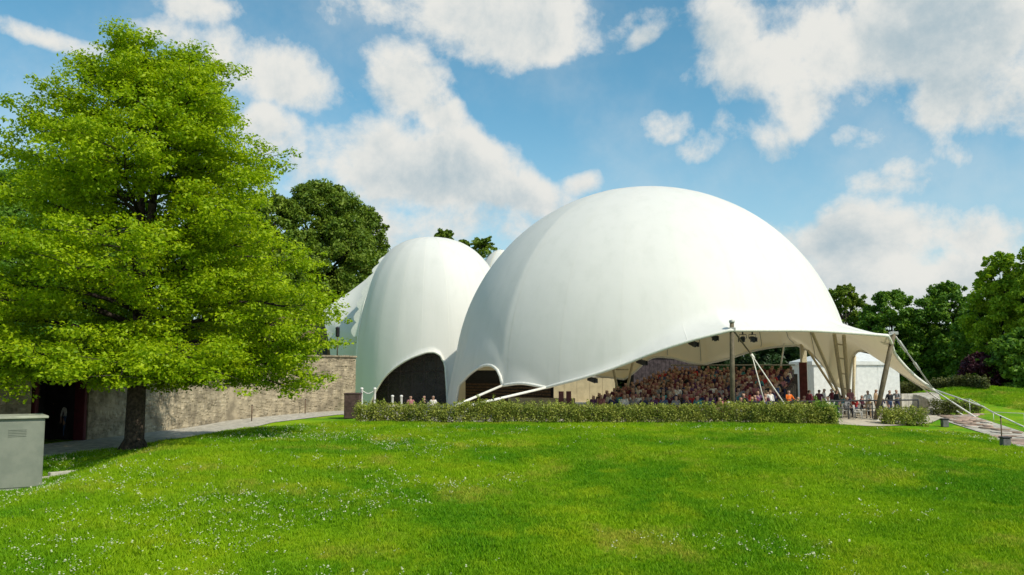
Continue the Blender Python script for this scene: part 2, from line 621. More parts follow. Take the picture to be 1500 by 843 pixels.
gx, gy = scatter_points(205000, 12.0, 48.5, 1.0)
gx2, gy2 = rng.uniform(24, 62, 42000), rng.uniform(45, 86, 42000)
k2 = lawn_ok(gx2, gy2) & ((gx2 > 33) | (gy2 < 58)) & (gx2 > 28.5)
gx2, gy2 = gx2[k2], gy2[k2]
gx, gy = np.concatenate([gx, gx2]), np.concatenate([gy, gy2])
gsc = (0.7 + 0.7 * vnoise(gx, gy, 3, 0.9)) * (0.8 + 0.5 * rng.uniform(0, 1, len(gx))) * (0.9 + gy / 60)
scatter('grass', np.stack([gx, gy, zg(gx, gy)], -1), gsc, [tuft(s) for s in range(6)], M_BLADE)

M_PETAL = mat('white_petal', (0.62, 0.64, 0.42), 0.6, 0.05, 20, trans=0.2)


def daisy(seed):
    r = np.random.default_rng(seed)
    V, F = [], []
    for q in range(r.integers(1, 4)):
        cx, cy = r.uniform(-.06, .06, 2) if q else (0, 0)
        h = r.uniform(.07, .12); rad = r.uniform(.008, .014)
        tx, ty = r.uniform(-.4, .4, 2)
        b = len(V)
        V.append((cx, cy, h + .006))
        for a in range(8):
            c, s_ = rad * math.cos(a * math.pi / 4), rad * math.sin(a * math.pi / 4)
            V.append((cx + c, cy + s_, h + tx * c + ty * s_))
        F += [(b, b + 1 + a, b + 1 + (a + 1) % 8) for a in range(8)]
    return mesh_np('daisy', V, F)


fx, fy = scatter_points(115000, 14.0, 48, 1.0)
cl = 0.45 * vnoise(fx, fy, 11, 0.30) + 0.25 * vnoise(fx, fy, 12, 1.1) + 0.14
left = sstep(4, -10, fx) * 0.27 * sstep(46, 40, fy) + sstep(24, 14, fy) * 0.02
band = 0.12 * np.exp(-((fy - 43.0) / 3.0) ** 2)
spot = 0.22 * np.exp(-(((fx - 5.2) / 1.6) ** 2 + ((fy - 19.5) / 1.6) ** 2)) + 0.2 * np.exp(-(((fx - 17.5) / 2.0) ** 2 + ((fy - 38) / 2.5) ** 2))
keep = (cl + left + band + spot + rng.normal(0, .14, len(fx))) > 0.86
keep &= rng.uniform(0, 1, len(fx)) < 0.30
fx, fy = fx[keep], fy[keep]
scatter('daisies', np.stack([fx, fy, zg(fx, fy)], -1), 0.9 + 0.5 * rng.uniform(0, 1, len(fx)) + fy / 60, [daisy(s) for s in range(5)], M_PETAL)

# ------------------------------------------------------------------ membrane tents
def membrane_material():
    m = bpy.data.materials.new('white_membrane')
    m.use_nodes = True
    k = NT(m.node_tree)
    g_ = k.n('ShaderNodeNewGeometry')
    pos = g_.outputs['Position']
    st = k.n('ShaderNodeVectorMath', operation='MULTIPLY', inp={0: pos, 1: (1.6, 1.6, .12)}).outputs[0]
    nz = k.noise(st, 0.8, 6, 0.65)
    grime = k.ramp(nz, 0.45, 0.75)
    col = k.mix(k.math('MULTIPLY', grime, 0.5), (0.80, 0.80, 0.755), (0.70, 0.71, 0.66))
    col = k.mix(g_.outputs['Backfacing'], col, (0.90, 0.78, 0.52))      # inner face cream: warm light through the cloth put into its colour
    b = k.n('ShaderNodeBsdfPrincipled', inp={'Base Color': col, 'Roughness': 0.55, 'Specular IOR Level': 0.25})
    bn = k.n('ShaderNodeBump', inp={'Strength': 0.15, 'Distance': 0.2, 'Height': k.noise(pos, 0.5, 3, 0.5)})
    k.t.links.new(bn.outputs[0], b.inputs['Normal'])
    tr = k.n('ShaderNodeBsdfTranslucent', inp={'Color': (0.90, 0.80, 0.58, 1)})
    ms = k.n('ShaderNodeMixShader', inp={0: 0.15, 1: b.outputs[0], 2: tr.outputs[0]})
    k.n('ShaderNodeOutputMaterial', inp={0: ms.outputs[0]})
    return m


M_MEMB = membrane_material()
M_ROPE = mat('white_edge_rope', (0.78, 0.77, 0.70), 0.5, 0.05, 8)
M_STEEL = mat('galvanised_steel', (0.42, 0.42, 0.38), 0.45, 0.1, 10, metal=0.4)
M_CREAMSTEEL = mat('cream_painted_steel', (0.55, 0.48, 0.33), 0.5, 0.08, 8)
M_DARK = mat('dark_metal', (0.035, 0.035, 0.04), 0.5, 0.2, 12)


def pchip(xk, yk, x):
    xk = np.asarray(xk, float); yk = np.asarray(yk, float)
    h = np.diff(xk); dl = np.diff(yk) / h
    n = len(xk); m_ = np.zeros(n)
    if n == 2:
        return np.interp(x, xk, yk)
    m_[0], m_[-1] = dl[0], dl[-1]
    for i in range(1, n - 1):
        m_[i] = (dl[i - 1] * h[i] + dl[i] * h[i - 1]) / (h[i] + h[i - 1])
    i = np.clip(np.searchsorted(xk, x) - 1, 0, n - 2)
    t = (x - xk[i]) / h[i]
    return (2 * t ** 3 - 3 * t ** 2 + 1) * yk[i] + (t ** 3 - 2 * t ** 2 + t) * h[i] * m_[i] + (-2 * t ** 3 + 3 * t ** 2) * yk[i + 1] + (t ** 3 - t ** 2) * h[i] * m_[i + 1]


class Shell:
    """membrane shell: a dome profile carried down each bearing to a free edge that may stand off and flare"""
    def __init__(self, C, prof, segs, flare, nt=48, step=1.0, zc=8.4, blend=None, ell=None):
        self.C = C; self.prof = prof
        self.az = np.arange(segs[0][0][0], segs[-1][-1][0] + 1e-6, step)
        knots = sorted({round(s[0][0], 4) for s in segs})
        self.az = np.unique(np.concatenate([self.az, knots]))
        self.az = self.az[np.concatenate([[True], np.diff(self.az) > 0.05])]
        re = np.zeros_like(self.az); ze = np.zeros_like(self.az)
        for sg in segs:
            sg = np.asarray(sg, float)
            k = (self.az >= sg[0, 0] - 1e-6) & (self.az <= sg[-1, 0] + 1e-6)
            re[k] = pchip(sg[:, 0], sg[:, 1], self.az[k]); ze[k] = pchip(sg[:, 0], sg[:, 2], self.az[k])
        self.re, self.ze = re, np.maximum(ze, 0.02)
        fl = np.interp(self.az, [q[0] for q in flare], [q[1] for q in flare])
        P = np.zeros((len(self.az), nt + 1, 3))
        for i, a in enumerate(np.radians(self.az)):
            r_e, z_e = self.re[i], self.ze[i]
            scale = ell(a) if ell else 1.0        # plan shape
            # run the dome profile down to the knee
            th = np.linspace(0, math.pi / 2 * 1.25, 500)
            rr_, zz_ = prof(th); rr_ = rr_ * scale
            rs_at = np.interp(-z_e, -zz_, rr_)
            hk = 0.25 + min(1.1 * max(0.0, r_e - rs_at), 0.85 + 0.22 * max(0.0, r_e - rs_at)) + 0.9 * max(0.0, rs_at - r_e)
            w_ = float(sstep(1.8, 3.4, r_e - rs_at))
            hk = hk * (1 - w_) + max(hk, 6.1 - z_e) * w_
            if blend:
                hk = max(hk, float(np.interp(self.az[i], [q[0] for q in blend], [q[1] for q in blend])))
            zk = z_e + hk
            jk = np.searchsorted(-zz_, -zk)
            jk = min(max(jk, 5), 498)
            k0 = np.array([rr_[jk], zz_[jk]])
            t0 = np.array([rr_[jk] - rr_[jk - 1], zz_[jk] - zz_[jk - 1]]); t0 /= np.linalg.norm(t0)
            pe = np.array([r_e, z_e])
            Ld = np.linalg.norm(pe - k0)
            te = np.array([math.cos(math.radians(fl[i])), -math.sin(math.radians(fl[i]))])
            u = np.linspace(0, 1, 40)[1:, None]
            b1, b2 = k0 + t0 * Ld * (.4 - .17 * w_), pe - te * Ld * .4
            bz = (1 - u) ** 3 * k0 + 3 * (1 - u) ** 2 * u * b1 + 3 * (1 - u) * u * u * b2 + u ** 3 * pe
            poly = np.concatenate([np.stack([rr_[:jk + 1], zz_[:jk + 1]], -1), bz])
            s = np.concatenate([[0], np.cumsum(np.linalg.norm(np.diff(poly, axis=0), axis=1))])
            na = int(nt * .55)
            jc = np.searchsorted(-zz_, -zc)                      # rows above this height are shared by all bearings
            sc0 = s[min(jc, jk - 1)]
            q = np.concatenate([np.linspace(0, sc0, na + 1), np.linspace(sc0, s[-1], nt - na + 1)[1:]])
            r1, z1 = np.interp(q, s, poly[:, 0]), np.interp(q, s, poly[:, 1])
            r1[0] = 0.001
            P[i, :, 0] = C[0] + r1 * math.sin(a); P[i, :, 1] = C[1] - r1 * math.cos(a); P[i, :, 2] = z1
        self.P = P

    def normals(self):
        """face-weighted vertex normals over the whole closed shell, so that panels shade as one skin"""
        P = self.P
        d1 = P[1:, 1:] - P[:-1, :-1]; d2 = P[:-1, 1:] - P[1:, :-1]
        fn = np.cross(d1, d2)
        N = np.zeros_like(P)
        N[:-1, :-1] += fn; N[1:, :-1] += fn; N[:-1, 1:] += fn; N[1:, 1:] += fn
        closed = (self.az[-1] - self.az[0]) > 359
        if closed:
            e = N[0] + N[-1]; N[0] = e; N[-1] = e
        N /= np.maximum(np.linalg.norm(N, axis=-1, keepdims=True), 1e-9)
        out = P - np.array([self.C[0], self.C[1], 2.0])
        if np.median((N * out).sum(-1)) < 0: N = -N
        N[:, 0] = (0, 0, 1)
        return N

    def build(self, parent, every=15, sag=0.05):
        N = self.normals()
        P = self.P - N * (sag * (np.sin(np.radians((self.az - self.az[0]) * 180.0 / every)) ** 2))[:, None, None] * np.sin(np.linspace(0, math.pi, self.P.shape[1]))[None, :, None]
        self.P = P
        N = self.normals()
        cuts = [0]
        for i, a in enumerate(self.az):
            if a - self.az[cuts[-1]] >= every - 1e-6:
                cuts.append(i)
        if cuts[-1] != len(self.az) - 1:
            cuts[-1] = len(self.az) - 1
        nt = P.shape[1]
        mb = None
        for a, b in zip(cuts[:-1], cuts[1:]):
            p = P[a:b + 1]; nn = N[a:b + 1]; m_ = b - a + 1
            i = (np.arange(m_ - 1)[:, None] * nt + np.arange(nt - 1)[None]).ravel()
            F = np.stack([i, i + 1, i + nt + 1, i + nt], -1)
            f0 = F[len(F) // 2]
            q0 = p.reshape(-1, 3)
            if np.dot(np.cross(q0[f0[2]] - q0[f0[0]], q0[f0[3]] - q0[f0[1]]), nn.reshape(-1, 3)[f0[0]]) < 0: F = F[:, ::-1]
            me = mesh_np('membrane_panel', p.reshape(-1, 3), F, True)
            me.normals_split_custom_set_from_vertices(nn.reshape(-1, 3).tolist())
            link('membrane_panel', me, M_MEMB, parent, True)
        seams = MB()
        for c in cuts[:-1]:
            a, b = P[c] + N[c] * 0.006, None
            tdir = np.stack([np.full(nt, math.cos(math.radians(self.az[c]))), np.full(nt, math.sin(math.radians(self.az[c]))), np.zeros(nt)], -1) * 0.025
            vs = [(seams.bm.verts.new(a[j] - tdir[j]), seams.bm.verts.new(a[j] + tdir[j])) for j in range(2, nt)]
            for j in range(len(vs) - 1):
                f = seams.bm.faces.new((vs[j][0], vs[j][1], vs[j + 1][1], vs[j + 1][0])); f.smooth = True
        seams.build('seam_strip', M_MEMB, parent)
        rope = MB()
        e = [Vector(q) for q in P[:, -1]]
        rope.tube(e, 0.10, 6)
        rope.build('edge_rope', M_ROPE, parent)

    def edge(self, az):
        i = int(np.argmin(np.abs(self.az - az)))
        return Vector(self.P[i, -1])


ell1 = lambda a: 1.0 + 0.036 * math.exp(-abs(math.degrees(a) + 47) / 24)

# --- the large dome over the auditorium
C1 = (9.75, 64.0)
RS, ZS = 13.75, 2.3
prof1 = lambda th: (RS * np.sin(th), ZS + RS * np.cos(th))


def polar(p, C):
    x, y = p.x - C[0], p.y - C[1]
    return [math.degrees(math.atan2(x, -y)), math.hypot(x, y), p.z]


def EF(px, py, r, C=C1):
    lo, hi = -88.0, 88.0
    f = lambda a: px_of(C[0] + r * math.sin(R(a)), C[1] - r * math.cos(R(a)), 2.0)
    for _ in range(50):
        mid = (lo + hi) / 2
        if f(mid) < px: lo = mid
        else: hi = mid
    a = (lo + hi) / 2
    y = C[1] - r * math.cos(R(a))
    return [a, r, at(px, py, y).z]


def E(px, py, D, C=C1):
    return polar(at(px, py, D), C)


foot_b = E(911, 556, 77.5); foot_b[0] = 180.0
foot_l = [-180.0, foot_b[1], foot_b[2]]
h0 = EF(666, 590, 14.4); h0[2] = 0.0
hk = EF(736, 565, 14.3)
sc_ = EF(800, 568, 14.0)
mast_e = EF(1072, 484, 15.3)
corner = EF(1303, 492, 16.8)
tip = E(1368, 572, 58)
foot_r = E(1243, 582, 66)
post_e = E(1168, 506, 70)
dip = E(1030, 534, 76)
segs1 = [
    [foot_l, [-165, 13.6, 2.6], [-150, 13.6, 2.9], [-136, 14.0, 2.0], [-128, 14.4, 0.0]],
    [[-128, 14.4, 0.0], [-110, 14.4, 0.0], h0],
    [h0, EF(671, 572, 14.35), EF(680, 557, 14.3), EF(692, 545, 14.3), EF(706, 537, 14.28), EF(717, 535.5, 14.28), EF(726, 540, 14.3), EF(732.5, 550, 14.3), hk],
    [hk, EF(765, 562, 14.25), sc_],
    [sc_, EF(870, 549, 14.05), EF(920, 531.5, 14.1), EF(960, 516, 14.4), EF(1020, 497, 14.9), mast_e],
    [mast_e, EF(1130, 484, 14.6), EF(1190, 484.5, 14.7), EF(1250, 488, 15.6), corner],
    [corner, E(1318, 528, 56), E(1340, 551, 57), tip],
    [tip, E(1340, 560, 60.5), E(1310, 539, 62), E(1290, 522, 63), E(1266, 514, 64), E(1250, 524, 65), foot_r],
    [foot_r, E(1232, 566, 66.5), E(1210, 540, 67.5), E(1184, 514, 69), post_e],
    [post_e, E(1140, 508, 71), E(1100, 515, 73), E(1065, 526, 75), dip],
    [dip, E(1010, 531, 76.5), E(980, 524, 77), E(950, 527, 77.5), E(930, 545, 77.5), foot_b],
]
flare1 = [(-180, 85), (-60, 88), (-35, 80), (-10, 60), (mast_e[0], 24), (35, 30), (corner[0], 14), (tip[0], 30), (86, 40), (foot_r[0], 85), (125, 80), (180, 85)]
dome = empty('domed_tent', (C1[0], C1[1], 0), 'large white membrane dome sheltering the packed grandstand behind the hedge', 'domed tent')
sh1 = Shell(C1, prof1, segs1, flare1, blend=[(-180, 0), (-140, 0), (-125, 4.5), (-70, 4.5), (-48, 1.5), (-30, 0)], ell=ell1)
sh1.build(dome, sag=0.010)

# struts inside the right foot and the tie tubes of the left front corner
def strut(name, pts, r, parent=dome, m=M_CREAMSTEEL, n=8):
    return MB().tube(pts, r, n).build(name, m, parent)


fr = Vector((at(1240, 582, 64.5).x, 64.5, 0.05))
strut('foot_strut', [fr + Vector((-.1, 0, 0)), at(1222, 490, 60.5)], 0.13)
strut('foot_strut', [fr + Vector((.25, .1, 0)), at(1236, 492, 60.2)], 0.13)
strut('foot_strut', [fr + Vector((-.2, .1, 0.4)), at(1189, 486, 58.5)], 0.10)
strut('foot_strut', [fr + Vector((-.25, .3, 0.6)), at(1184, 514, 68.5)], 0.09)
strut('foot_strut', [fr + Vector((.5, .2, 0)), at(1252, 522, 64.8)], 0.12)
for t in (.3, .5, .7, .88):
    a = fr.lerp(at(1222, 490, 60.5), t); b = fr.lerp(at(1236, 492, 60.2), t)
    strut('strut_brace', [a, b], 0.05)
strut('seam_cable', [at(1278, 493, 57.2), at(1300, 520, 58.5), at(1327, 547, 59.3), Vector((sh1.edge(tip[0]).x, sh1.edge(tip[0]).y, sh1.edge(tip[0]).z))], 0.05)
N1 = sh1.normals()
for q in list(range(-40, 12, 12)) + list(range(104, 176, 12)):
    col_ = int(np.argmin(np.abs(sh1.az - q)))
    pp = sh1.P[col_, 18:-1]; nn_ = N1[col_, 18:-1]
    MB().tube([Vector(p_ - n_ * .07) for p_, n_ in zip(pp, nn_)], 0.028, 5).build('inner_cable', M_STEEL, dome)
fb = at(911, 560, 77.0)
for dx, dz in ((-.5, 0), (.5, 0)):
    strut('foot_strut', [Vector((fb.x + dx * .3, fb.y, 0.05)), Vector((fb.x + dx * 2.2, fb.y - .6, 4.6))], 0.11)
strut('strut_brace', [Vector((fb.x - .55, fb.y - .3, 3.0)), Vector((fb.x + .55, fb.y - .3, 3.0))], 0.06)
MB().box(Vector((at(1178, 560, 69.6).x, 69.6, 2.5)), (.42, .42, 5.0), bev=.03).build('rear_post', M_CREAMSTEEL, dome)
for (px0, py0, az_, px1, py1, D1) in ((736, 566, hk[0], 668, 594, 50.2), (801, 569, sc_[0], 690, 594, 49.6)):
    a = sh1.edge(az_); b = at(px1, py1, D1); b2 = b + (b - a).normalized() * 0.9; b2.z = 0.02
    strut('tie_tube', [a, b, b2], 0.075, m=M_ROPE)
# slatted screen and low wall inside the left openings
M_SLAT = mat('brown_timber', (0.15, 0.095, 0.06), 0.8, 0.2, 8)
scr = MB().box((0, 0, 0), (.01, .01, .01))
p0 = at(682, 590, 61.8); p1 = at(806, 590, 56.5)
dirx = (p1 - p0); L0 = Vector((dirx.x, dirx.y, 0)).length; rz = math.atan2(dirx.y, dirx.x)
for k in range(10):
    z = 0.15 + k * 0.2
    MB().box(((p0.x + p1.x) / 2, (p0.y + p1.y) / 2, z), (L0, .05, .13), rz).build('slat', M_SLAT, dome)
scr.bm.free()
MB().box(((p0.x + p1.x) / 2 + .1, (p0.y + p1.y) / 2 + .35, 1.45), (L0 + .3, .08, 2.9), rz).build('shade_backing', M_DARK, dome)  # dark sheet added for the shade inside the openings
M_CREAMW = mat('cream_render', (0.54, 0.46, 0.29), 0.9, 0.06, 2)
M_BACKDROP = mat('backdrop_dark', (0.06, 0.045, 0.05), 0.85, 0.25, 3)
M_BUFF = mat('buff_render', (0.40, 0.34, 0.22), 0.9, 0.1, 2)
lw0, lw1 = at(745, 580, 56.5), at(842, 580, 55.2)
v = lw1 - lw0
MB().box(((lw0.x + lw1.x) / 2, (lw0.y + lw1.y) / 2, 0.6), (Vector((v.x, v.y, 0)).length, .2, 1.15), math.atan2(v.y, v.x)).build('low_wall', M_BUFF, dome)

# --- the smaller dome on the left
C2 = (-7.4, 79.0)
H2, R2 = 14.8, 6.7
ell2 = lambda a: (1.0 + 0.36 * ((1 + math.sin(a)) / 2) ** 2) * (0.87 + 0.16 * math.exp(-abs(math.degrees(a) + 84) / 30))


def prof2(th):
    t = np.minimum(th, math.pi / 2)
    e = 2 / 2.5
    return R2 * np.sin(t) ** e, H2 * np.cos(t) ** e - np.maximum(0, th - math.pi / 2) * 3


def EF2(px, py):
    r = 6.9
    for _ in range(8):
        q = EF(px, py, r, C2)
        r = 6.74 * ell2(R(q[0]))
    return EF(px, py, r, C2)


h2a = EF2(541, 588); h2a[2] = 0.02
h2z = EF2(656, 590); h2z[2] = 0.02
segs2 = [
    [[a_, 6.72 * ell2(R(a_)), .02] for a_ in list(range(-180, -89, 10)) + [-84, -78, -72, -66, -60] if a_ < h2a[0] - 2] + [h2a],
    [h2a, EF2(558, 560), EF2(585, 534), EF2(612, 520.5), EF2(629, 516), EF2(640, 518), EF2(648, 527), EF2(653.5, 550), h2z],
    [h2z] + [[a_, 6.72 * ell2(R(a_)), .02] for a_ in range(40, 181, 10)],
]
dome2 = empty('domed_tent', (C2[0], C2[1], 0), 'smaller white dome with a dark arched entrance, between stone wall and large dome', 'domed tent')
sh2 = Shell(C2, prof2, segs2, [(-180, 88), (180, 88)], ell=ell2, zc=7.0)
sh2.build(dome2, every=20, sag=0.02)
# wing of cloth that drops from the ridge to a peak behind the wall
A = [at(590, 357, 78.5), at(566, 378, 78), at(547, 408, 77.6), at(533, 445, 77.2), at(525, 485, 77), at(521, 535, 77), at(519, 590, 77)]
B = [at(585, 362, 86), at(562, 385, 86), at(538, 408, 85.5), at(512, 428, 85), at(470, 456, 84), at(481, 495, 82), at(492, 588, 80)]
A, B = np.array(A), np.array(B)
tt = np.linspace(0, len(A) - 1, 50)
Ai = np.stack([np.interp(tt, range(len(A)), A[:, c]) for c in range(3)], -1)
Bi = np.stack([np.interp(tt, range(len(B)), B[:, c]) for c in range(3)], -1)
for arr in (Ai, Bi):
    for _ in range(3):
        arr[1:-1] = .25 * arr[:-2] + .5 * arr[1:-1] + .25 * arr[2:]
uu = np.linspace(0, 1, 14)[None, :, None]
G = Ai[:, None] * (1 - uu) + Bi[:, None] * uu
G[..., 2] -= 0.9 * np.sin(np.linspace(0, math.pi, 14))[None] * np.sin(np.linspace(0, math.pi, 50))[:, None]
G[..., 0] += 0.35 * np.sin(np.linspace(0, math.pi, 14))[None]
i = (np.arange(49)[:, None] * 14 + np.arange(13)[None]).ravel()
link('side_wing', mesh_np('side_wing', G.reshape(-1, 3), np.stack([i, i + 1, i + 15, i + 14], -1), True), M_MEMB, dome2, True)
# scalloped flaps laced along the ridge
for j in range(7):
    q = Ai[6 + j * 4:11 + j * 4]
    out = Vector((-0.55, 0.25, -.12))
    mbf = MB()
    prev = None
    for s in range(5):
        w = (0.35 + 1.0 * math.sin(math.pi * (s + .5) / 5))
        a = Vector(q[s]) + Vector((0, -.06, .04)); b = a + out * w
        if prev is not None:
            mbf.bm.faces.new([mbf.bm.verts.new(c) for c in (prev[0], prev[1], b, a)])
        prev = (a, b)
    mbf.build('ridge_flap', M_ROPE, dome2)
MB().tube([Vector(q) for q in Ai], 0.10, 6).build('ridge_cable', M_ROPE, dome2)
# entrance: dark glazed front set back inside the arch
M_GLASS = mat('dark_glazing', (0.022, 0.018, 0.022), 0.25, 0.3, 2, spec=0.5)
M_MULL = mat('dark_frame', (0.05, 0.04, 0.045), 0.5, 0.1, 6)
fx0, fx1 = -11.6, -4.4
nP = 7
for k in range(nP):
    xa = fx0 + (fx1 - fx0) * k / nP; xb = fx0 + (fx1 - fx0) * (k + 1) / nP
    ya = 76.4 - 0.9 * (k + .5) / nP
    MB().box(((xa + xb) / 2, ya, 1.4), (xb - xa - .06, .05, 2.7)).build('door_panel', M_GLASS, dome2)
    MB().box(((xa + xb) / 2, ya, 4.2), (xb - xa - .06, .05, 2.6)).build('fanlight', M_GLASS, dome2)
    MB().box((xa, ya + .02, 2.75), (.09, .12, 5.5)).build('mullion', M_MULL, dome2)
    MB().box(((xa + xb) / 2, ya + .05, 2.82), (xb - xa, .08, .26)).build('transom', M_MULL, dome2)

# --- the third peak seen between the two
C3 = (-1.2, 96.0)
dome3 = empty('domed_tent', (C3[0], C3[1], 0), 'far grey white tent peak just visible between the two domes', 'domed tent')
pr3 = at(722, 366, 96).z
sh3 = Shell(C3, lambda th: (4.6 * np.sin(np.minimum(th, math.pi / 2)), pr3 * np.cos(np.minimum(th, math.pi / 2)) - np.maximum(0, th - math.pi / 2)), [[[-180, 4.6, .02], [0, 4.6, .02], [180, 4.6, .02]]], [(-180, 88), (180, 88)], step=3.0, zc=7.0)
sh3.build(dome3, every=30, sag=0.05)

# ------------------------------------------------------------------ masts and cables
M_MAST = mat('weathered_mast', (0.14, 0.115, 0.07), 0.7, 0.15, 5)
mb0 = at(1073, 600, 49.0); mb0.z = gz(mb0.x, 49.0)
mt = at(1072, 472, 49.0)
mast1 = empty('mast', mb0, 'upright grey brown mast holding the canopy edge in front of the crowd', 'mast')
MB().tube([mb0, mb0.lerp(mt, .5), mt], [0.12, 0.14, 0.12], 12).build('pole', M_MAST, mast1)
MB().lathe(mt, [(0.15, -.05), (0.16, 0), (0.16, .08), (.05, .12)], 12).build('cap', M_STEEL, mast1)
MB().box(mt + Vector((0, 0, -.42)), (.34, .30, .22), bev=.02).build('bracket', M_STEEL, mast1)
MB().lathe(mb0, [(0.3, 0), (0.3, .05), (.14, .07)], 12).build('base_plate', M_STEEL, mast1)
e1 = sh1.edge(mast_e[0])
MB().tube([mt + Vector((0, 0, -.42)), e1], 0.05, 6).build('link_rod', M_STEEL, mast1)

lb = ground_hit(1282, 613); lb = Vector((at(1282, 613, 53.5).x, 53.5, gz(at(1282, 613, 53.5).x, 53.5)))
lt = at(1309, 489, 54.2)
mast2 = empty('mast', lb, 'leaning grey brown mast at the right corner of the canopy', 'mast')
MB().tube([lb, lb.lerp(lt, .5), lt], [0.13, 0.16, 0.14], 12).build('pole', M_MAST, mast2)
MB().box(lt + Vector((0, 0, .02)), (.5, .26, .2), bev=.03).build('cap', M_STEEL, mast2)
MB().lathe(lb, [(0.32, 0), (0.32, .05), (.14, .07)], 12).build('base_plate', M_STEEL, mast2)
e2 = sh1.edge(corner[0])
MB().tube([lt, e2], 0.05, 6).build('link_rod', M_STEEL, mast2)


def cable(name, pts, r, label, m=M_STEEL, sockets=()):
    o = empty(name, pts[0], label, 'cable')
    MB().tube(pts, r, 6).build('rope', m, o)
    for (t0, t1, rr_) in sockets:
        a = Vector(pts[0]).lerp(Vector(pts[-1]), t0); b = Vector(pts[0]).lerp(Vector(pts[-1]), t1)
        MB().tube([a, b], rr_, 8).build('turnbuckle', m, o)
    return o


tipw = sh1.edge(tip[0])
cable('stay_cable', [lt, at(1346, 541, 56.2), tipw], 0.045, 'thick steel stay with turnbuckles from leaning mast top down to tent tail', M_STEEL, [(.12, .3, .09), (.5, .62, .09)])
a1 = at(1431, 609, 55.0); a1.z = gz(a1.x, a1.y) + .02
cable('tail_cable', [tipw, a1], 0.05, 'pale tie cable from tent tail to the lawn, nearer of the pair', M_ROPE)
a2 = at(1500, 624, 51.5); a2.z = gz(a2.x, a2.y) + .02
cable('tail_cable', [tipw + Vector((.05, .1, .05)), at(1440, 596, 55.5), at(1453, 604, 54.5), a2], 0.045, 'pale tie cable from tent tail running past the lawn to the right edge', M_ROPE)
arch_e = sh1.edge(79)
a3 = at(1412, 606, 56.5); a3.z = gz(a3.x, a3.y) + .02
cable('tail_cable', [arch_e, tipw + Vector((-.2, .5, -.1)), a3], 0.04, 'pale tie cable along the lower inner edge of the tent tail', M_ROPE)
js = at(1100, 519, 51.0)
cable('mast_stay', [mt + Vector((.1, 0, -.5)), js], 0.05, 'dark steel stay running from mast head to the white shackle', M_MAST)
cable('stay_rope', [js, at(1131, 565, 51.2), at(1152, 596, 51.3)], 0.035, 'thin white rope slanting right from shackle across the crowd', M_ROPE, [(0, .08, .09)])
cable('stay_rope', [js + Vector((.05, 0, -.05)), at(1112, 560, 50.6), at(1122, 598, 50.4)], 0.03, 'thin white rope dropping steeply from shackle to hedge', M_ROPE)
cable('rear_prop', [at(1149, 503, 70.5), at(1143, 541, 70.5)], 0.07, 'white prop leaning in the rear opening of the dome', M_ROPE)

# ------------------------------------------------------------------ stage lights under the front edge
proto_light = None
lights = [(1046, 489, 50.0, 'pair end spotlight hanging just left of the upright mast'), (1088, 491, 50.2, 'large black spotlight hanging just right of the upright mast'), (1102, 491, 50.4, 'black spotlight second to the right of the upright mast'),
          (1014, 498, 50.4, 'black spotlight under the canopy lip, third left of the mast'), (938, 525, 51.0, 'black spotlight under the canopy lip above the rear foot'), (866, 551, 52.0, 'lowest black spotlight at the left end of the canopy lip')]
for n_, (px, py, D, lab) in enumerate(lights):
    p = at(px, py, D)
    if proto_light is None:
        o = empty('stage_light', p, lab, 'spotlight', 'spotlights under the canopy lip')
        MB().tube([(-.02, .22, -.16), (0, -.05, -.22), (.02, -.26, -.28)], [.11, .15, .17], 10).build('housing', M_DARK, o, False)
        MB().tube([(-.2, 0, -.2), (-.2, 0, .02), (.2, 0, .02), (.2, 0, -.2)], .02, 6).build('yoke', M_DARK, o, False)
        MB().box((0, 0, .1), (.08, .08, .16)).build('clamp', M_DARK, o, False)
        for s in (-1, 1):
            MB().box((s * .17, -.3, -.28), (.02, .16, .26)).build('barn_door', M_DARK, o, False)
        proto_light = o
    else:
        o = copy_tree(proto_light); o.location = p; o['label'] = lab
        o.rotation_euler.z = (n_ - 2) * .5
        o.scale = (1.0, 1.0, 1.0)
lights_bar = empty('lighting_bar', at(1046, 486, 50.0), 'dark steel lighting bar running under the canopy lip by the mast', 'lighting bar')
MB().tube([at(1024, 491, 50.3), at(1048, 485.5, 50.0), at(1072, 482, 49.7), at(1105, 485, 50.3)], .05, 6).build('bar', M_DARK, lights_bar)

# ------------------------------------------------------------------ people
SKIN = [mat('skin_light', (0.40, 0.245, 0.18), 0.5, 0.06, 20), mat('skin_tan', (0.36, 0.21, 0.145), 0.5, 0.06, 20), mat('skin_brown', (0.26, 0.14, 0.09), 0.5, 0.06, 20)]
HAIR = [mat('hair_dark', (0.03, 0.02, 0.016), 0.6, 0.2, 30), mat('hair_brown', (0.09, 0.05, 0.028), 0.6, 0.2, 30), mat('hair_fair', (0.34, 0.24, 0.12), 0.6, 0.15, 30), mat('hair_grey', (0.38, 0.37, 0.35), 0.6, 0.1, 30)]
CLOTH = {n: mat('cloth_' + n, c, 0.85, 0.1, 15) for n, c in {
    'dark red': (0.15, 0.028, 0.04), 'maroon': (0.09, 0.022, 0.04), 'pink': (0.36, 0.15, 0.16), 'white': (0.72, 0.70, 0.66), 'black': (0.02, 0.02, 0.024),
    'navy': (0.03, 0.035, 0.09), 'teal': (0.06, 0.25, 0.28), 'orange': (0.72, 0.16, 0.02), 'tan': (0.42, 0.29, 0.17), 'purple': (0.12, 0.05, 0.13), 'grey': (0.25, 0.25, 0.26), 'red': (0.45, 0.04, 0.04), 'denim': (0.07, 0.11, 0.22)}.items()}


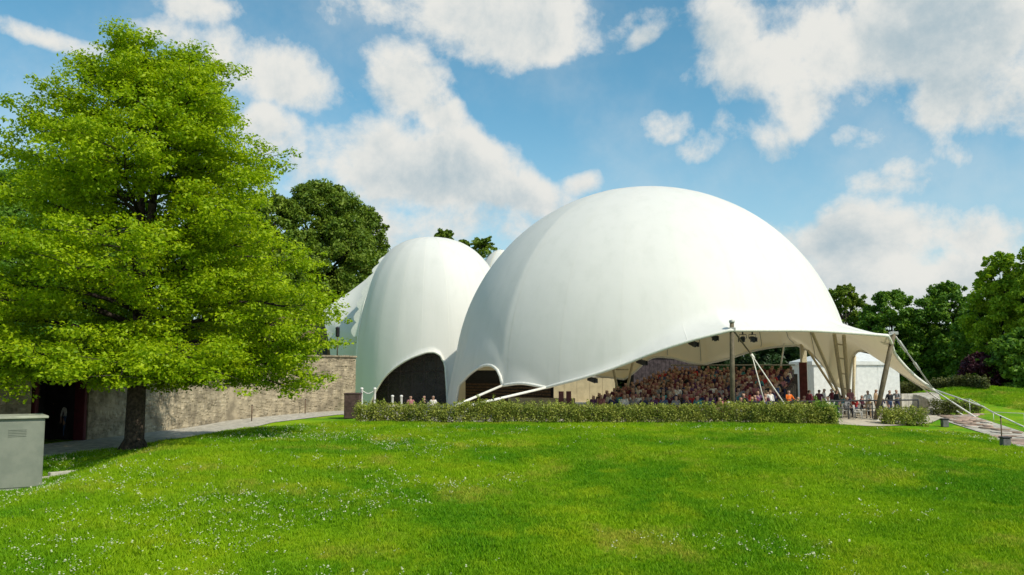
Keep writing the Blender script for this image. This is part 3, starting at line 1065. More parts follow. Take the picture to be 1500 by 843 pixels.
def person_mesh(name, pose, sub, seed):
    """one continuous body grown over a posed skeleton; slots: skin, hair, top, trousers, shoes"""
    r = random.Random(seed)
    bm = bmesh.new()
    sk = bm.verts.layers.skin.verify()
    reg = {}
    def v(p, rad, tagn, frm=None, root=False):
        x = bm.verts.new(p)
        x[sk].radius = (rad, rad) if not isinstance(rad, tuple) else rad
        x[sk].use_root = root
        if frm is not None:
            bm.edges.new((frm, x))
        reg.setdefault(tagn, []).append(Vector(p))
        return x
    sit = pose == 'sit'
    hz = 0.52 if sit else 0.93
    ln = r.uniform(-.02, .10) if sit else r.uniform(-.02, .03)
    tw = r.uniform(-.03, .03)
    T = lambda z, y=0.0, x=0.0: (x + tw * z, y - ln * z * 1.2, hz + z)
    pel = v(T(0), (.155, .115), 'bottom', root=True)
    sp = v(T(.17), (.135, .10), 'top', pel)
    ch = v(T(.37), (.16, .115), 'top', sp)
    nk = v(T(.535, .01), .056, 'skin', ch)
    hb = v(T(.60, -.015), .074, 'skin', nk)
    hm = v(T(.67, -.015), (.082, .096), 'head', hb)
    hc = v(T(.745, .0), (.062, .075), 'hair', hm)
    v(T(.655, -.118), .016, 'skin', hm)
    for s in (-1, 1):
        v(T(.665, -.005, s * .088), .014, 'skin', hm)
    for s in (-1, 1):
        sh_ = v(T(.475, .0, s * .175), .062, 'top', ch)
        if sit:
            el = v((s * r.uniform(.22, .28), r.uniform(-.12, 0), hz + .22), .045, 'top', sh_)
            if r.random() < .25:
                wr = v((s * .10, -.20 - .1 * r.random(), hz + .45), .031, 'skin', el); hd = Vector((-s * .2, -.3, .9))
            else:
                wr = v((s * r.uniform(.08, .16), -.33, hz + .12), .031, 'skin', el); hd = Vector((-s * .35, -.85, -.1))
        else:
            up = r.random()
            if pose == 'reach':
                el = v((s * .25, -.12, hz + .24), .045, 'top', sh_); wr = v((s * .17, -.34, hz + .22), .031, 'skin', el); hd = Vector((-s * .2, -.95, .05))
            else:
                el = v((s * .245, .03, hz + .20), .045, 'top', sh_); wr = v((s * .26, -.06, hz - .03), .031, 'skin', el); hd = Vector((0, -.25, -.95))
        hd.normalize()
        w0 = Vector(wr.co); side = hd.cross(Vector((0, 0, 1)) if abs(hd.z) < .8 else Vector((0, 1, 0))).normalized()
        pm = v(w0 + hd * .07, (.036, .022), 'skin', wr)
        pc = w0 + hd * .07
        for q, (o_, l_) in enumerate(((-.030, .070), (-.010, .080), (.010, .076), (.028, .060))):
            k0 = v(pc + hd * .035 + side * o_, .0095, 'skin', pm)
            k1 = v(pc + hd * (.035 + l_ * .6) + side * o_ * 1.1 + Vector((0, 0, -.012)), .0085, 'skin', k0)
            v(pc + hd * (.035 + l_) + side * o_ * 1.1 + Vector((0, 0, -.03)), .0075, 'skin', k1)
        t0 = v(w0 + hd * .03 - side * .042 * s, .012, 'skin', wr)
        v(w0 + hd * .075 - side * .06 * s, .0095, 'skin', t0)
        hp = v((s * .095 + tw * 0, .0, hz - .05), .098, 'bottom', pel)
        if sit:
            kn = v((s * r.uniform(.09, .16), -.46, hz + .0), .064, 'bottom', hp)
            an = v((s * .12, -.46 + r.uniform(-.05, .1), .10), .044, 'bottom', kn)
        else:
            st = r.uniform(-.08, .08)
            kn = v((s * .105, -.03 + st * s * .5, .50), .062, 'bottom', hp)
            an = v((s * .11, .03 + st * s, .10), .044, 'bottom', kn)
        hl = v((an.co.x, an.co.y + .01, .045), .04, 'shoe', an)
        v((an.co.x * 1.1, an.co.y - .15, .035), .032, 'shoe', hl)
    me = bpy.data.meshes.new(name + '_skeleton')
    bm.to_mesh(me); bm.free()
    o = bpy.data.objects.new(name + '_skeleton', me)
    COL.objects.link(o)
    o.modifiers.new('skin', 'SKIN').use_smooth_shade = True
    if sub:
        s_ = o.modifiers.new('sub', 'SUBSURF'); s_.levels = 1; s_.render_levels = 1
    dg = bpy.context.evaluated_depsgraph_get()
    out = bpy.data.meshes.new_from_object(o.evaluated_get(dg))
    out.name = name
    bpy.data.objects.remove(o); bpy.data.meshes.remove(me)
    order = ['skin', 'hair', 'top', 'bottom', 'shoe', 'head']
    pts = np.array([list(p) for t in order for p in reg.get(t, [])]); ids = np.array([i_ for i_, t in enumerate(order) for p in reg.get(t, [])])
    n = len(out.polygons)
    c = np.zeros(n * 3, np.float32); out.polygons.foreach_get('center', c); c = c.reshape(-1, 3)
    dd = ((c[:, None] - pts[None]) ** 2).sum(-1)
    mi = ids[dd.argmin(1)]
    hmc = np.array(T(.67, -.015))
    hd_ = mi == 5
    mi[hd_] = np.where((c[hd_, 1] > hmc[1] + .015) | (c[hd_, 2] > hmc[2] + .05), 1, 0)
    nk_ = (mi == 0) & (c[:, 1] > hmc[1] + .045) & (c[:, 2] > hmc[2] - .09)
    mi[nk_] = 1
    out.polygons.foreach_set('material_index', mi.astype(np.int32))
    return out


SLOT0 = [SKIN[0], HAIR[0], CLOTH['navy'], CLOTH['black'], CLOTH['black']]


def dress(o, skin, hair, top, bottom, shoe='black'):
    for i_, m_ in enumerate((SKIN[skin], HAIR[hair], CLOTH[top], CLOTH[bottom], CLOTH[shoe])):
        o.material_slots[i_].link = 'OBJECT'
        o.material_slots[i_].material = m_


def add_person(me, p, rz, label, group, dr, sc=1.0, eyes=False, zoff=0):
    o = bpy.data.objects.new('person', me)
    COL.objects.link(o)
    o.location = (p[0], p[1], p[2]); o.rotation_euler = (0, 0, rz); o.scale = (sc, sc, sc)
    tag(o, label, 'person', group)
    dress(o, *dr)
    return o


sit_meshes = [person_mesh('seated_person', 'sit', False, s) for s in range(8)]
stand_meshes = [person_mesh('standing_person', 'stand', True, 20 + s) for s in range(4)] + [person_mesh('reaching_person', 'reach', True, 30 + s) for s in range(3)]
sitn_meshes = [person_mesh('seated_guest', 'sit', True, 40 + s) for s in range(4)]
for me in sit_meshes + stand_meshes + sitn_meshes:
    for m_ in SLOT0: me.materials.append(m_)

# grandstand: rows rise away from the camera and to the right
M_DECK = mat('stand_deck', (0.16, 0.14, 0.13), 0.85, 0.15, 3)
M_BENCH = mat('stand_bench', (0.20, 0.09, 0.08), 0.7, 0.15, 5)
U = Vector((0.36, 0.933, 0)).normalized(); Vv = Vector((U.y, -U.x, 0))
ST0 = Vector((11.2, 52.6, 0.05))
SL, SR = (at(850, 580, 54.5), at(1004, 560, 70.0)), (at(1128, 580, 52.0), at(1172, 560, 67.0))


def side_cut(c, line):
    """distance along the row at which it meets a straight flank of the stand"""
    a, b = line
    d = Vector((b.x - a.x, b.y - a.y)); n_ = Vector((-d.y, d.x))
    return n_.dot(Vector((a.x - c.x, a.y - c.y))) / n_.dot(Vector((Vv.x, Vv.y)))
NROW, TREAD, RISE = 15, 0.98, 0.132
rzs = math.atan2(Vv.y, Vv.x)
stand = empty('grandstand', ST0, 'raked timber seating stand full of spectators under the large dome', 'grandstand')
rows = []
for k in range(NROW):
    z = 0.06 + k * RISE
    c = ST0 + U * (k * TREAD)
    # side limits in metres along the row
    l0, l1 = side_cut(c, SL), side_cut(c, SR)
    rows.append((k, c, z, l0, l1))
    mid = (l0 + l1) / 2
    MB().box(c + Vv * mid + U * (.1) + Vector((0, 0, z / 2)), (l1 - l0, TREAD, z), rzs).build('step', M_DECK, stand)
    MB().box(c + Vv * mid + U * .22 + Vector((0, 0, z + .40)), (l1 - l0, .36, .06), rzs).build('bench', M_BENCH, stand)
    for q in range(4):
        MB().box(c + Vv * (l0 + .4 + (l1 - l0 - .8) * q / 3) + U * .22 + Vector((0, 0, z + .185)), (.06, .3, .37), rzs).build('bench_leg', M_DARK, stand)
kL = NROW - 1
cL = rows[-1][1] + U * .75
MB().box(cL + Vv * ((rows[-1][3] + rows[-1][4]) / 2) + Vector((0, 0, 1.3)), (rows[-1][4] - rows[-1][3] + .3, .08, 2.6), rzs).build('back_panel', mat('stand_back', (0.14, 0.13, 0.12), 0.8, 0.2, 3), stand)
MB().tube([cL + Vv * rows[-1][3] + Vector((0, 0, 3.25)), cL + Vv * rows[-1][4] + Vector((0, 0, 3.25))], .05, 6).build('rail', M_STEEL, stand)
pR = at(1177, 560, 66.5)
MB().box((pR.x, pR.y, 1.75), (.55, .5, 3.5), rzs).build('end_panel', mat('dark_red_board', (0.12, 0.03, 0.03), 0.7, 0.15, 3), stand)

tops = ['dark red'] * 6 + ['maroon'] * 5 + ['pink'] * 5 + ['tan'] * 3 + ['white'] * 3 + ['purple'] * 3 + ['navy'] * 4 + ['black'] * 3 + ['grey'] * 3 + ['red'] * 2 + ['teal'] * 1 + ['denim'] * 1
HN = ['dark haired', 'brown haired', 'fair haired', 'grey haired']


def lab_sit(hair, col, k, px):
    zone = 'front' if k < 4 else ('middle' if k < 10 else 'back')
    side = 'far left of' if px < 960 else ('just left of' if px < 1066 else ('just right of' if px < 1120 else 'far right of'))
    return '%s spectator in %s top, %s rows of grandstand %s upright mast' % (HN[hair], col, zone, side)

GRP = 'spectators seated in the grandstand'
cnt = 0
seats = []
for (k, c, z, l0, l1) in rows:
    nseat = int((l1 - l0) / .62)
    for q in range(nseat):
        seats.append((k, c, z, l0 + .35 + q * (l1 - l0 - .6) / max(1, nseat - 1)))
random.shuffle(seats)
for (k, c, z, s) in seats[:272]:
    p = c + Vv * (s + random.uniform(-.08, .08)) + U * (.26 + random.uniform(-.05, .05))
    col = random.choice(tops)
    if k < 3 and random.random() < .4: col = random.choice(['navy', 'black', 'purple', 'teal', 'white'])
    sc = random.uniform(.93, 1.06)
    # facing: towards the stage at the left front
    hr_ = random.choice([0, 0, 0, 1, 1, 1, 2, 3])
    add_person(random.choice(sit_meshes), (p.x, p.y, z + .43 - .42 * sc), rzs + random.uniform(-.6, .25), lab_sit(hr_, col, k, px_of(p.x, p.y, z + 1)), GRP,
               (random.choice([0, 0, 0, 1, 1, 2]), hr_, col, random.choice(['black', 'denim', 'grey', 'maroon', 'navy'])), sc)
    cnt += 1

# ------------------------------------------------------------------ guests, tables and rail at the right of the stand
M_CHAIR = mat('white_wire', (0.62, 0.60, 0.56), 0.45, 0.1, 10)
M_TABLE = mat('dark_table', (0.04, 0.035, 0.035), 0.5, 0.15, 6)
rail = empty('railing', at(1160, 590, 52.5), 'low dark railing in front of the guests beside the leaning mast', 'railing')
r0, r1 = at(1095, 590, 51.4), at(1345, 590, 55.4)
for t in np.linspace(0, 1, 8):
    p = r0.lerp(r1, t); p.z = gz(p.x, p.y) + .045
    MB().box((p.x, p.y, p.z + .5), (.06, .06, 1.0)).build('post', M_DARK, rail)
for h in (1.02, .55):
    MB().tube([Vector((r0.x, r0.y, h + .045)), Vector((r1.x, r1.y, h + .045))], .05 if h > 1 else .025, 6).build('rail_bar', M_DARK, rail)


def chair_proto(p, rz, label):
    o = empty('chair', p, label, 'chair', 'white wire chairs behind the leaning mast', rz)
    MB().box((0, 0, .45), (.42, .42, .03), bev=.01).build('seat', M_CHAIR, o, False)
    MB().tube([(-.2, .2, .45), (-.2, .26, .85), (.2, .26, .85), (.2, .2, .45)], .016, 6).build('backrest', M_CHAIR, o, False)
    for t in (-.1, 0, .1):
        MB().tube([(t, .2, .46), (t, .26, .85)], .01, 5).build('back_bar', M_CHAIR, o, False)
    for sx in (-1, 1):
        for sy in (-1, 1):
            MB().tube([(sx * .19, sy * .19, .44), (sx * .22, sy * .22, 0)], .015, 6).build('leg', M_CHAIR, o, False)
    return o


chair0 = None
for n_, (px, D, rz, lab) in enumerate([(1222, 53.6, .4, 'white wire chair at left end of gap in the hedge'), (1240, 54.4, 2.6, 'white wire chair in the hedge gap, second from left'),
                                       (1257, 53.6, 1.0, 'white wire chair in the middle of the hedge gap'), (1270, 54.6, 3.6, 'white wire chair nearest the leaning mast foot')]):
    p = at(px, 600, D); z = gz(p.x, D) + .05
    if chair0 is None:
        chair0 = chair_proto((p.x, D, z), rz, lab)
    else:
        o = copy_tree(chair0); o.location = (p.x, D, z); o.rotation_euler.z = rz; o['label'] = lab

tab0 = None
for n_, (px, D, lab) in enumerate([(1150, 54.8, 'dark round table nearest the grandstand end panel'), (1205, 55.6, 'dark round table between the seated guests'), (1262, 56.0, 'dark round table behind the leaning mast')]):
    p = at(px, 600, D); z = gz(p.x, D) + .05
    if tab0 is None:
        tab0 = empty('table', (p.x, D, z), lab, 'table', 'round tables right of the stand')
        MB().lathe((0, 0, 0), [(.4, .70), (.42, .71), (.42, .735), (.4, .745)], 18).build('tabletop', M_TABLE, tab0, False)
        MB().lathe((0, 0, 0), [(.03, .03), (.03, .7)], 8).build('stem', M_STEEL, tab0, False)
        MB().lathe((0, 0, 0), [(.24, 0), (.24, .02), (.05, .04)], 14).build('foot', M_DARK, tab0, False)
    else:
        o = copy_tree(tab0); o.location = (p.x, D, z); o['label'] = lab

GR2 = 'guests beside the grandstand'
guests = [  # px, D, pose, turn, skin, hair, top, bottom, label
    (1106, 52.6, 'sit', -.3, 0, 1, 'teal', 'navy', 'person in teal top seated low behind the hedge left of the orange jacket'),
    (1128, 53.0, 'stand', .2, 1, 2, 'white', 'denim', 'person in white top standing just left of the orange jacket'),
    (1156, 53.2, 'reach', .3, 0, 1, 'orange', 'black', 'person in bright orange jacket standing behind the hedge'),
    (1168, 54.2, 'sit', 1.2, 0, 3, 'tan', 'navy', 'person in tan top seated right of the orange jacket'),
    (1186, 54.6, 'stand', 2.0, 1, 0, 'dark red', 'black', 'dark haired person in dark red top at the left of the white tent'),
    (1200, 55.2, 'stand', 2.6, 0, 0, 'maroon', 'black', 'dark haired person in maroon top standing before the white tent'),
    (1214, 54.4, 'sit', -2.2, 0, 1, 'white', 'black', 'person in white top seated at table below tent foot'),
    (1226, 55.0, 'stand', 1.8, 1, 1, 'black', 'denim', 'person in black top standing left of the tent foot'),
    (1240, 54.8, 'sit', 0.6, 0, 2, 'grey', 'black', 'person in grey top seated under the tent foot'),
    (1252, 55.6, 'sit', -1.0, 0, 3, 'red', 'navy', 'person in red top seated right of the tent foot'),
    (1272, 54.6, 'reach', -.6, 0, 2, 'white', 'tan', 'fair haired person in white top left of the leaning mast'),
    (1283, 55.8, 'stand', .9, 1, 2, 'tan', 'black', 'fair haired person in tan top directly behind the leaning mast'),
    (1303, 55.0, 'stand', .3, 0, 0, 'black', 'denim', 'dark haired person in black top right of the leaning mast'),
    (1178, 56.2, 'sit', 0.4, 0, 1, 'pink', 'black', 'person in pink top seated close to the dark red end panel'),
    (1193, 56.6, 'sit', -.6, 1, 0, 'purple', 'navy', 'person in purple top seated between dark red and maroon tops'),
    (1207, 57.0, 'stand', 1.1, 0, 1, 'white', 'black', 'brown haired person in white top standing before the white tent wall'),
    (1219, 56.6, 'reach', -1.5, 0, 3, 'dark red', 'grey', 'grey haired person in dark red top reaching beside the tent foot'),
    (1233, 57.2, 'sit', 2.2, 0, 0, 'teal', 'black', 'person in teal top seated behind the tent foot struts'),
    (1246, 57.0, 'stand', -.9, 1, 1, 'pink', 'denim', 'person in pink top standing right of the tent foot struts'),
    (1262, 56.8, 'sit', .8, 0, 0, 'maroon', 'black', 'person in maroon top seated at the table behind the leaning mast'),
    (1290, 57.0, 'sit', -.3, 1, 1, 'navy', 'black', 'person in navy top seated far back behind the leaning mast'),
    (1314, 55.6, 'reach', -.8, 0, 0, 'grey', 'navy', 'dark haired person in grey top farthest right beside the ramp'),
]
for n_, (px, D, pose, turn, sk_, hr, tp, bt, lab) in enumerate(guests):
    p = at(px, 590, D); z = gz(p.x, D) + .05
    me = {'sit': sitn_meshes, 'stand': stand_meshes[:4], 'reach': stand_meshes[4:]}[pose][n_ % 3]
    if pose == 'sit':
        o = copy_tree(chair0); o.location = (p.x, D, z); o.rotation_euler.z = turn; o['label'] = 'white wire chair under the ' + lab.replace('person', 'guest', 1).split(' seated')[0]
        add_person(me, (p.x, D, z), turn, lab, GR2, (sk_, hr, tp, bt))
    else:
        add_person(me, (p.x, D, z), turn, lab, GR2, (sk_, hr, tp, bt), 1.0)
# people in front of the small dome and by the gateway
for (px, D, pose, turn, sk_, hr, tp, bt, lab) in [
    (601, 55.5, 'sit', .3, 0, 1, 'pink', 'grey', 'brown haired person in pink top seated before the dark arch of small dome'),
    (621, 56.0, 'sit', -.5, 0, 0, 'black', 'black', 'person dressed in black seated before the dark arch of small dome'),
    (634, 55.6, 'sit', .6, 1, 3, 'white', 'denim', 'grey haired person in white top seated before the dark arch of small dome'),
    (97, 41.5, 'stand', .5, 0, 1, 'white', 'denim', 'person in white top and blue jeans in the dark gateway'),
    (80, 41.8, 'stand', -.4, 1, 0, 'dark red', 'black', 'person in dark red top beside the gateway jamb'),
    (72, 42.2, 'reach', .9, 0, 1, 'grey', 'black', 'person in grey top deep in the gateway shade')]:
    p = at(px, 640, D)
    me = {'sit': sitn_meshes, 'stand': stand_meshes[:4], 'reach': stand_meshes[4:]}[pose][int(px) % 3]
    if pose == 'sit':
        o = copy_tree(chair0); o.location = (p.x, D, gz(p.x, D) + .05); o.rotation_euler.z = turn
        o['label'] = 'white wire chair under the ' + lab.replace('person', 'guest', 1).split(' seated')[0]; o['group'] = 'chairs before the small dome'
    add_person(me, (p.x, D, gz(p.x, D) + .05), turn, lab, None, (sk_, hr, tp, bt))

# two dark red upright boards at the left of the stand
for n_, (px, D, lab) in enumerate([(822, 53.0, 'dark red upright board left of the stand, left one'), (833, 53.3, 'dark red upright board left of the stand, right one')]):
    p = at(px, 575, D)
    b = empty('sign_board', (p.x, D, .045), lab, 'sign board', 'dark red boards left of the stand')
    MB().box((0, 0, .85), (.30, .06, 1.5), bev=.01).build('panel', mat('red_brown_board', (0.10, 0.03, 0.03), 0.6, 0.1, 4), b, False)
    MB().box((0, 0, .05), (.36, .3, .08), bev=.01).build('base', M_DARK, b, False)

# ------------------------------------------------------------------ white marquee behind the right foot
mq = at(1236, 575, 78)
marq = empty('marquee', (mq.x, mq.y, 0.05), 'white event tent with pitched roof behind the right foot of the dome', 'marquee')
M_PVC = mat('white_pvc', (0.74, 0.75, 0.72), 0.5, 0.05, 3)
wz = at(1236, 531, 78).z; rzq = at(1236, 517, 78).z
hw = 3.6
for (cx, cy, sx, sy) in ((0, -3, hw * 2, .05), (0, 3, hw * 2, .05), (-hw, 0, .05, 6.0), (hw, 0, .05, 6.0)):
    for q in range(4):
        if sx > sy:
            MB().box((cx - hw + hw * (q + .5) / 2, cy, wz / 2), (hw / 2 - .02, .04, wz)).build('wall_panel', M_PVC, marq, False)
        else:
            MB().box((cx, cy - 3 + 1.5 * (q + .5), wz / 2), (.04, 1.48, wz)).build('wall_panel', M_PVC, marq, False)
rf = MB()
for (a, b) in (((-1, -1), (1, -1)), ((1, -1), (1, 1)), ((1, 1), (-1, 1)), ((-1, 1), (-1, -1))):
    q0 = Vector((a[0] * (hw + .15), a[1] * 3.15, wz)); q1 = Vector((b[0] * (hw + .15), b[1] * 3.15, wz))
    t0 = Vector((a[0] * 1.6, 0, rzq)); t1 = Vector((b[0] * 1.6, 0, rzq))
    if (t0 - t1).length < .01:
        rf.quad(q0, q1, t0)
    else:
        rf.quad(q0, q1, t1, t0)
    rf.quad(q0, q1, q1 - Vector((0, 0, .3)), q0 - Vector((0, 0, .3)))
rf.build('roof', M_PVC, marq, False)

# ------------------------------------------------------------------ stone wall, gateway, house, lamp
M_STONE = [mat('sandstone_a', (0.41, 0.345, 0.235), 0.95, 0.22, 1.3, 0.9, 18), mat('sandstone_b', (0.36, 0.30, 0.205), 0.95, 0.22, 1.3, 0.9, 18), mat('sandstone_c', (0.44, 0.375, 0.265), 0.95, 0.22, 1.3, 0.9, 18)]
M_MORTAR = mat('mortar', (0.37, 0.31, 0.215), 0.95, 0.2, 1.3, 0.4, 40)
wall = empty('stone_wall', (wall_pl[1][0], wall_pl[1][1], 0), 'long old sandstone retaining wall curving from small dome towards the gateway', 'wall')
WH = 3.85


def wall_run(pl, s0, s1, parent):
    pl = np.asarray(pl, float)
    s = np.concatenate([[0], np.cumsum(np.linalg.norm(np.diff(pl, axis=0), axis=1))])
    rr_ = np.random.default_rng(5)
    core = MB()
    u = np.arange(s0, s1, 1.0)
    for a in np.append(u, s1)[:-1]:
        b = min(a + 1.0, s1)
        p = np.array([np.interp([a, b], s, pl[:, 0]), np.interp([a, b], s, pl[:, 1])]).T
        dx, dy = p[1] - p[0]; Ls = math.hypot(dx, dy)
        if Ls < .05: continue
        m_ = p.mean(0); z0 = gz(*m_) - .3
        nrm = (dy / Ls, -dx / Ls)
        core.box((m_[0] - nrm[0] * .0, m_[1] - nrm[1] * .0, (z0 + WH) / 2), (Ls + .02, .5, WH - z0), math.atan2(dy, dx))
    core.build('wall_core', M_MORTAR, parent)
    V, Fq, MI = [], [], []
    z = -.35; row = 0
    while z < WH - .1:
        h = rr_.uniform(.12, .24); h = min(h, WH - z)
        a = s0 + rr_.uniform(-.2, 0)
        while a < s1 - .1:
            L = rr_.uniform(.14, .42); b = min(a + L, s1)
            a0 = max(a, s0)
            if b - a0 > .12:
                p = np.array([np.interp([a0 + .012, b - .012], s, pl[:, 0]), np.interp([a0 + .012, b - .012], s, pl[:, 1])]).T
                dx, dy = p[1] - p[0]; Ls = math.hypot(dx, dy)
                for side in (1, -1):
                    n_ = np.array([-dy, dx]) / Ls * side
                    o0 = .22; o1 = .248 + rr_.uniform(0, .02)
                    base = len(V)
                    wv0 = .10 * math.sin(a * .8 + row * .6) + .08 * math.sin(a * 2.1 + row * 1.3) + rr_.uniform(-.03, .03)
                    zz = (z + wv0 + .008 + rr_.uniform(-.03, .03), z + wv0 + h - .008 - rr_.uniform(-.03, .05))
                    for o_, ins in ((o0, 0), (o1, .02)):
                        d_ = np.array([dx, dy]) / Ls * ins
                        for (q, zq) in ((p[0] + d_, zz[0] + ins), (p[1] - d_, zz[0] + ins), (p[1] - d_, zz[1] - ins), (p[0] + d_, zz[1] - ins)):
                            V.append((q[0] + n_[0] * o_, q[1] + n_[1] * o_, zq + rr_.uniform(-.03, .03)))
                    Fq += [(base + 4, base + 5, base + 6, base + 7)] + [(base + i_, base + (i_ + 1) % 4, base + 4 + (i_ + 1) % 4, base + 4 + i_) for i_ in range(4)]
                    MI += [int(rr_.choice([0, 0, 1, 1, 2]))] * 5
            a = b
        z += h; row += 1
    me = mesh_np('stones', V, Fq)
    o = link('stones', me, M_STONE, parent, True)
    me.polygons.foreach_set('material_index', np.array(MI, np.int32))
    bm_ = bmesh.new(); bm_.from_mesh(me); bmesh.ops.recalc_face_normals(bm_, faces=bm_.faces); bm_.to_mesh(me); bm_.free()
    o['kind'] = 'stuff'
    # coping stones
    u = np.arange(s0, s1 - .1, .9)
    for a in u:
        b = min(a + .88, s1)
        p = np.array([np.interp([a, b], s, pl[:, 0]), np.interp([a, b], s, pl[:, 1])]).T
        dx, dy = p[1] - p[0]
        MB().box((*p.mean(0), WH + .06), (math.hypot(dx, dy), .75, .13), math.atan2(dy, dx), bev=.02).build('coping_stone', M_STONE[1], parent)


sl_ = np.concatenate([[0], np.cumsum(np.linalg.norm(np.diff(np.array(wall_pl), axis=0), axis=1))])
gate_a, gate_b = sl_[4] + .1, sl_[5] + .6
wall_run(wall_pl, 0.0, gate_a, wall)
wall2 = empty('stone_wall', (wall_pl[6][0], wall_pl[6][1], 0), 'dark shaded stone wall left of the gateway behind the cabinet', 'wall')
wall_run(wall_pl, gate_b, sl_[-1], wall2)
gate = empty('gateway', (wall_pl[4][0], wall_pl[4][1], gz(*wall_pl[4])), 'shadowy gateway with dark red jamb between two stretches of stone wall', 'gateway')
pA = np.array([np.interp(gate_a, sl_, np.array(wall_pl)[:, c]) for c in range(2)]); pB = np.array([np.interp(gate_b, sl_, np.array(wall_pl)[:, c]) for c in range(2)])
dA = (pB - pA) / np.linalg.norm(pB - pA); rzg = math.atan2(dA[1], dA[0]); nb = np.array([dA[1], -dA[0]])
if nb[1] < 0: nb = -nb
M_JAMB = mat('dark_red_jamb', (0.09, 0.015, 0.022), 0.6, 0.1, 4)
for q, pp in (('jamb', pA + dA * .18), ('jamb', pB - dA * .18)):
    MB().box((pp[0], pp[1], 1.4), (.16, .62, 3.4), rzg, bev=.02).build(q, M_JAMB, gate)
mid = (pA + pB) / 2; gw = np.linalg.norm(pB - pA)
MB().box((mid[0], mid[1], WH - .35), (gw - .02, .6, .9), rzg).build('lintel', M_STONE[1], gate)
bk = mid + nb * 2.6
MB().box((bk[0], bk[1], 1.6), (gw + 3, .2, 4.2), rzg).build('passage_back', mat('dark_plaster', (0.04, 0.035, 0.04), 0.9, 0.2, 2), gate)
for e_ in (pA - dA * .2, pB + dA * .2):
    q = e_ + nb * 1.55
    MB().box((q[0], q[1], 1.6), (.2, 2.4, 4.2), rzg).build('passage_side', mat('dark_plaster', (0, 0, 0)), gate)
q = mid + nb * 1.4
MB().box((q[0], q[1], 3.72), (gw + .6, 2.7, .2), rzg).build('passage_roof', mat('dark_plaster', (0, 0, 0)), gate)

# house behind the wall
hs = at(443, 500, 84)
house = empty('house', (hs.x, hs.y, 0), 'small house with terracotta roof half hidden behind the stone wall', 'house')
M_TILE = mat('terracotta_roof', (0.60, 0.20, 0.07), 0.8, 0.15, 4)
ev, rd = at(455, 500, 84).z, at(455, 470, 84).z
MB().box((0, 2.2, ev / 2), (6.2, 5.4, ev)).build('wall', mat('brown_render', (0.20, 0.13, 0.08), 0.9, 0.1, 2), house, False)
roofp = MB()
for rw in range(6):
    for cc in range(14):
        t0 = rw / 6; y0 = -.9 + 3.1 * t0; z0 = ev - .1 + (rd - ev + .6) * t0
        MB().box((-3.3 + .49 * (cc + .5), y0 + .28, z0 + .16), (.46, .64, .05), rot=Matrix.Rotation(math.atan2(rd - ev + .6, 3.1), 3, 'X')).build('roof_tile', M_TILE, house, False)
roofp.bm.free()
MB().quad((-3.4, -1.0, ev - .05), (3.4, -1.0, ev - .05), (3.4, 2.2, rd + .55), (-3.4, 2.2, rd + .55)).quad((-3.4, 5.4, ev - .05), (3.4, 5.4, ev - .05), (3.4, 2.2, rd + .56), (-3.4, 2.2, rd + .56)).build('roof_deck', M_SLAT, house, False)
for wx in (-1.5, .3, 2.0):
    w_ = MB().box((wx, -.53, ev - 1.0), (.9, .06, 1.2)).build('window', M_DARK, house, False)
    MB().box((wx, -.57, ev - 1.0), (.06, .04, 1.2)).build('glazing_bar', M_CREAMSTEEL, w_, False)

# lamp on top of the wall
lp = at(494, 520, 65.0)
lamp = empty('lamp_post', (lp.x, 65.0, WH + .1), 'slim lamp post with dark head on top of the stone wall', 'lamp post')
zt = at(494, 479, 65).z - WH - .1
MB().tube([(0, 0, 0), (0, 0, zt - .7)], .045, 8).build('post', M_MAST, lamp, False)
MB().lathe((0, 0, zt - .75), [(.10, 0), (.15, .05), (.15, .62), (.19, .66), (.06, .76)], 10).build('lamp_head', M_DARK, lamp, False)

# bollards and chain before the small dome
M_WHITE = mat('white_paint', (0.78, 0.77, 0.74), 0.5, 0.05, 6)
M_ORB = mat('planter_brown', (0.08, 0.05, 0.045), 0.8, 0.2, 5)
bol = None
bp = []
for n_, (px, py0, py1, D, lab) in enumerate([(530, 568, 592, 56, 'tall white bollard nearest the stone wall'), (549, 568, 592, 56, 'tall white bollard at the left foot of the dark arch'),
                                             (575, 579, 592, 57, 'short white bollard in front of the dark arch, left one'), (588, 579, 592, 57, 'short white bollard in front of the dark arch, right one')]):
    top = at(px, py0, D); z0 = gz(top.x, D) + .045
    o = empty('bollard', (top.x, D, z0), lab, 'bollard', 'white bollards before the small dome')
    hgt = top.z - z0
    MB().lathe((0, 0, 0), [(.09, 0), (.075, .03), (.075, hgt - .12), (.10, hgt - .1), (.10, hgt - .04), (.05, hgt)], 12).build('shaft', M_WHITE, o, False)
    MB().lathe((0, 0, 0), [(.16, 0), (.16, .03), (.1, .05)], 12).build('base', M_STEEL, o, False)
    bp.append(top)
a, b = bp[0] - Vector((0, 0, .15)), bp[1] - Vector((0, 0, .15))
ch = empty('barrier_rope', a, 'sagging white rope between the two tall bollards', 'rope')
MB().tube([a.lerp(b, t) - Vector((0, 0, .22 * math.sin(math.pi * t))) for t in np.linspace(0, 1, 9)], .025, 6).build('rope', M_WHITE, ch)
pl_ = at(517, 585, 55.5)
pbx = empty('planter', (pl_.x, 55.5, gz(pl_.x, 55.5)), 'dark brown planter box at the left end of the hedge', 'planter')
hh = at(517, 574, 55.5).z
MB().box((0, 0, hh / 2), (.95, .8, hh), bev=.03).build('box', M_ORB, pbx, False)
MB().box((0, 0, hh - .05), (1.02, .87, .09), bev=.02).build('rim', M_ORB, pbx, False)

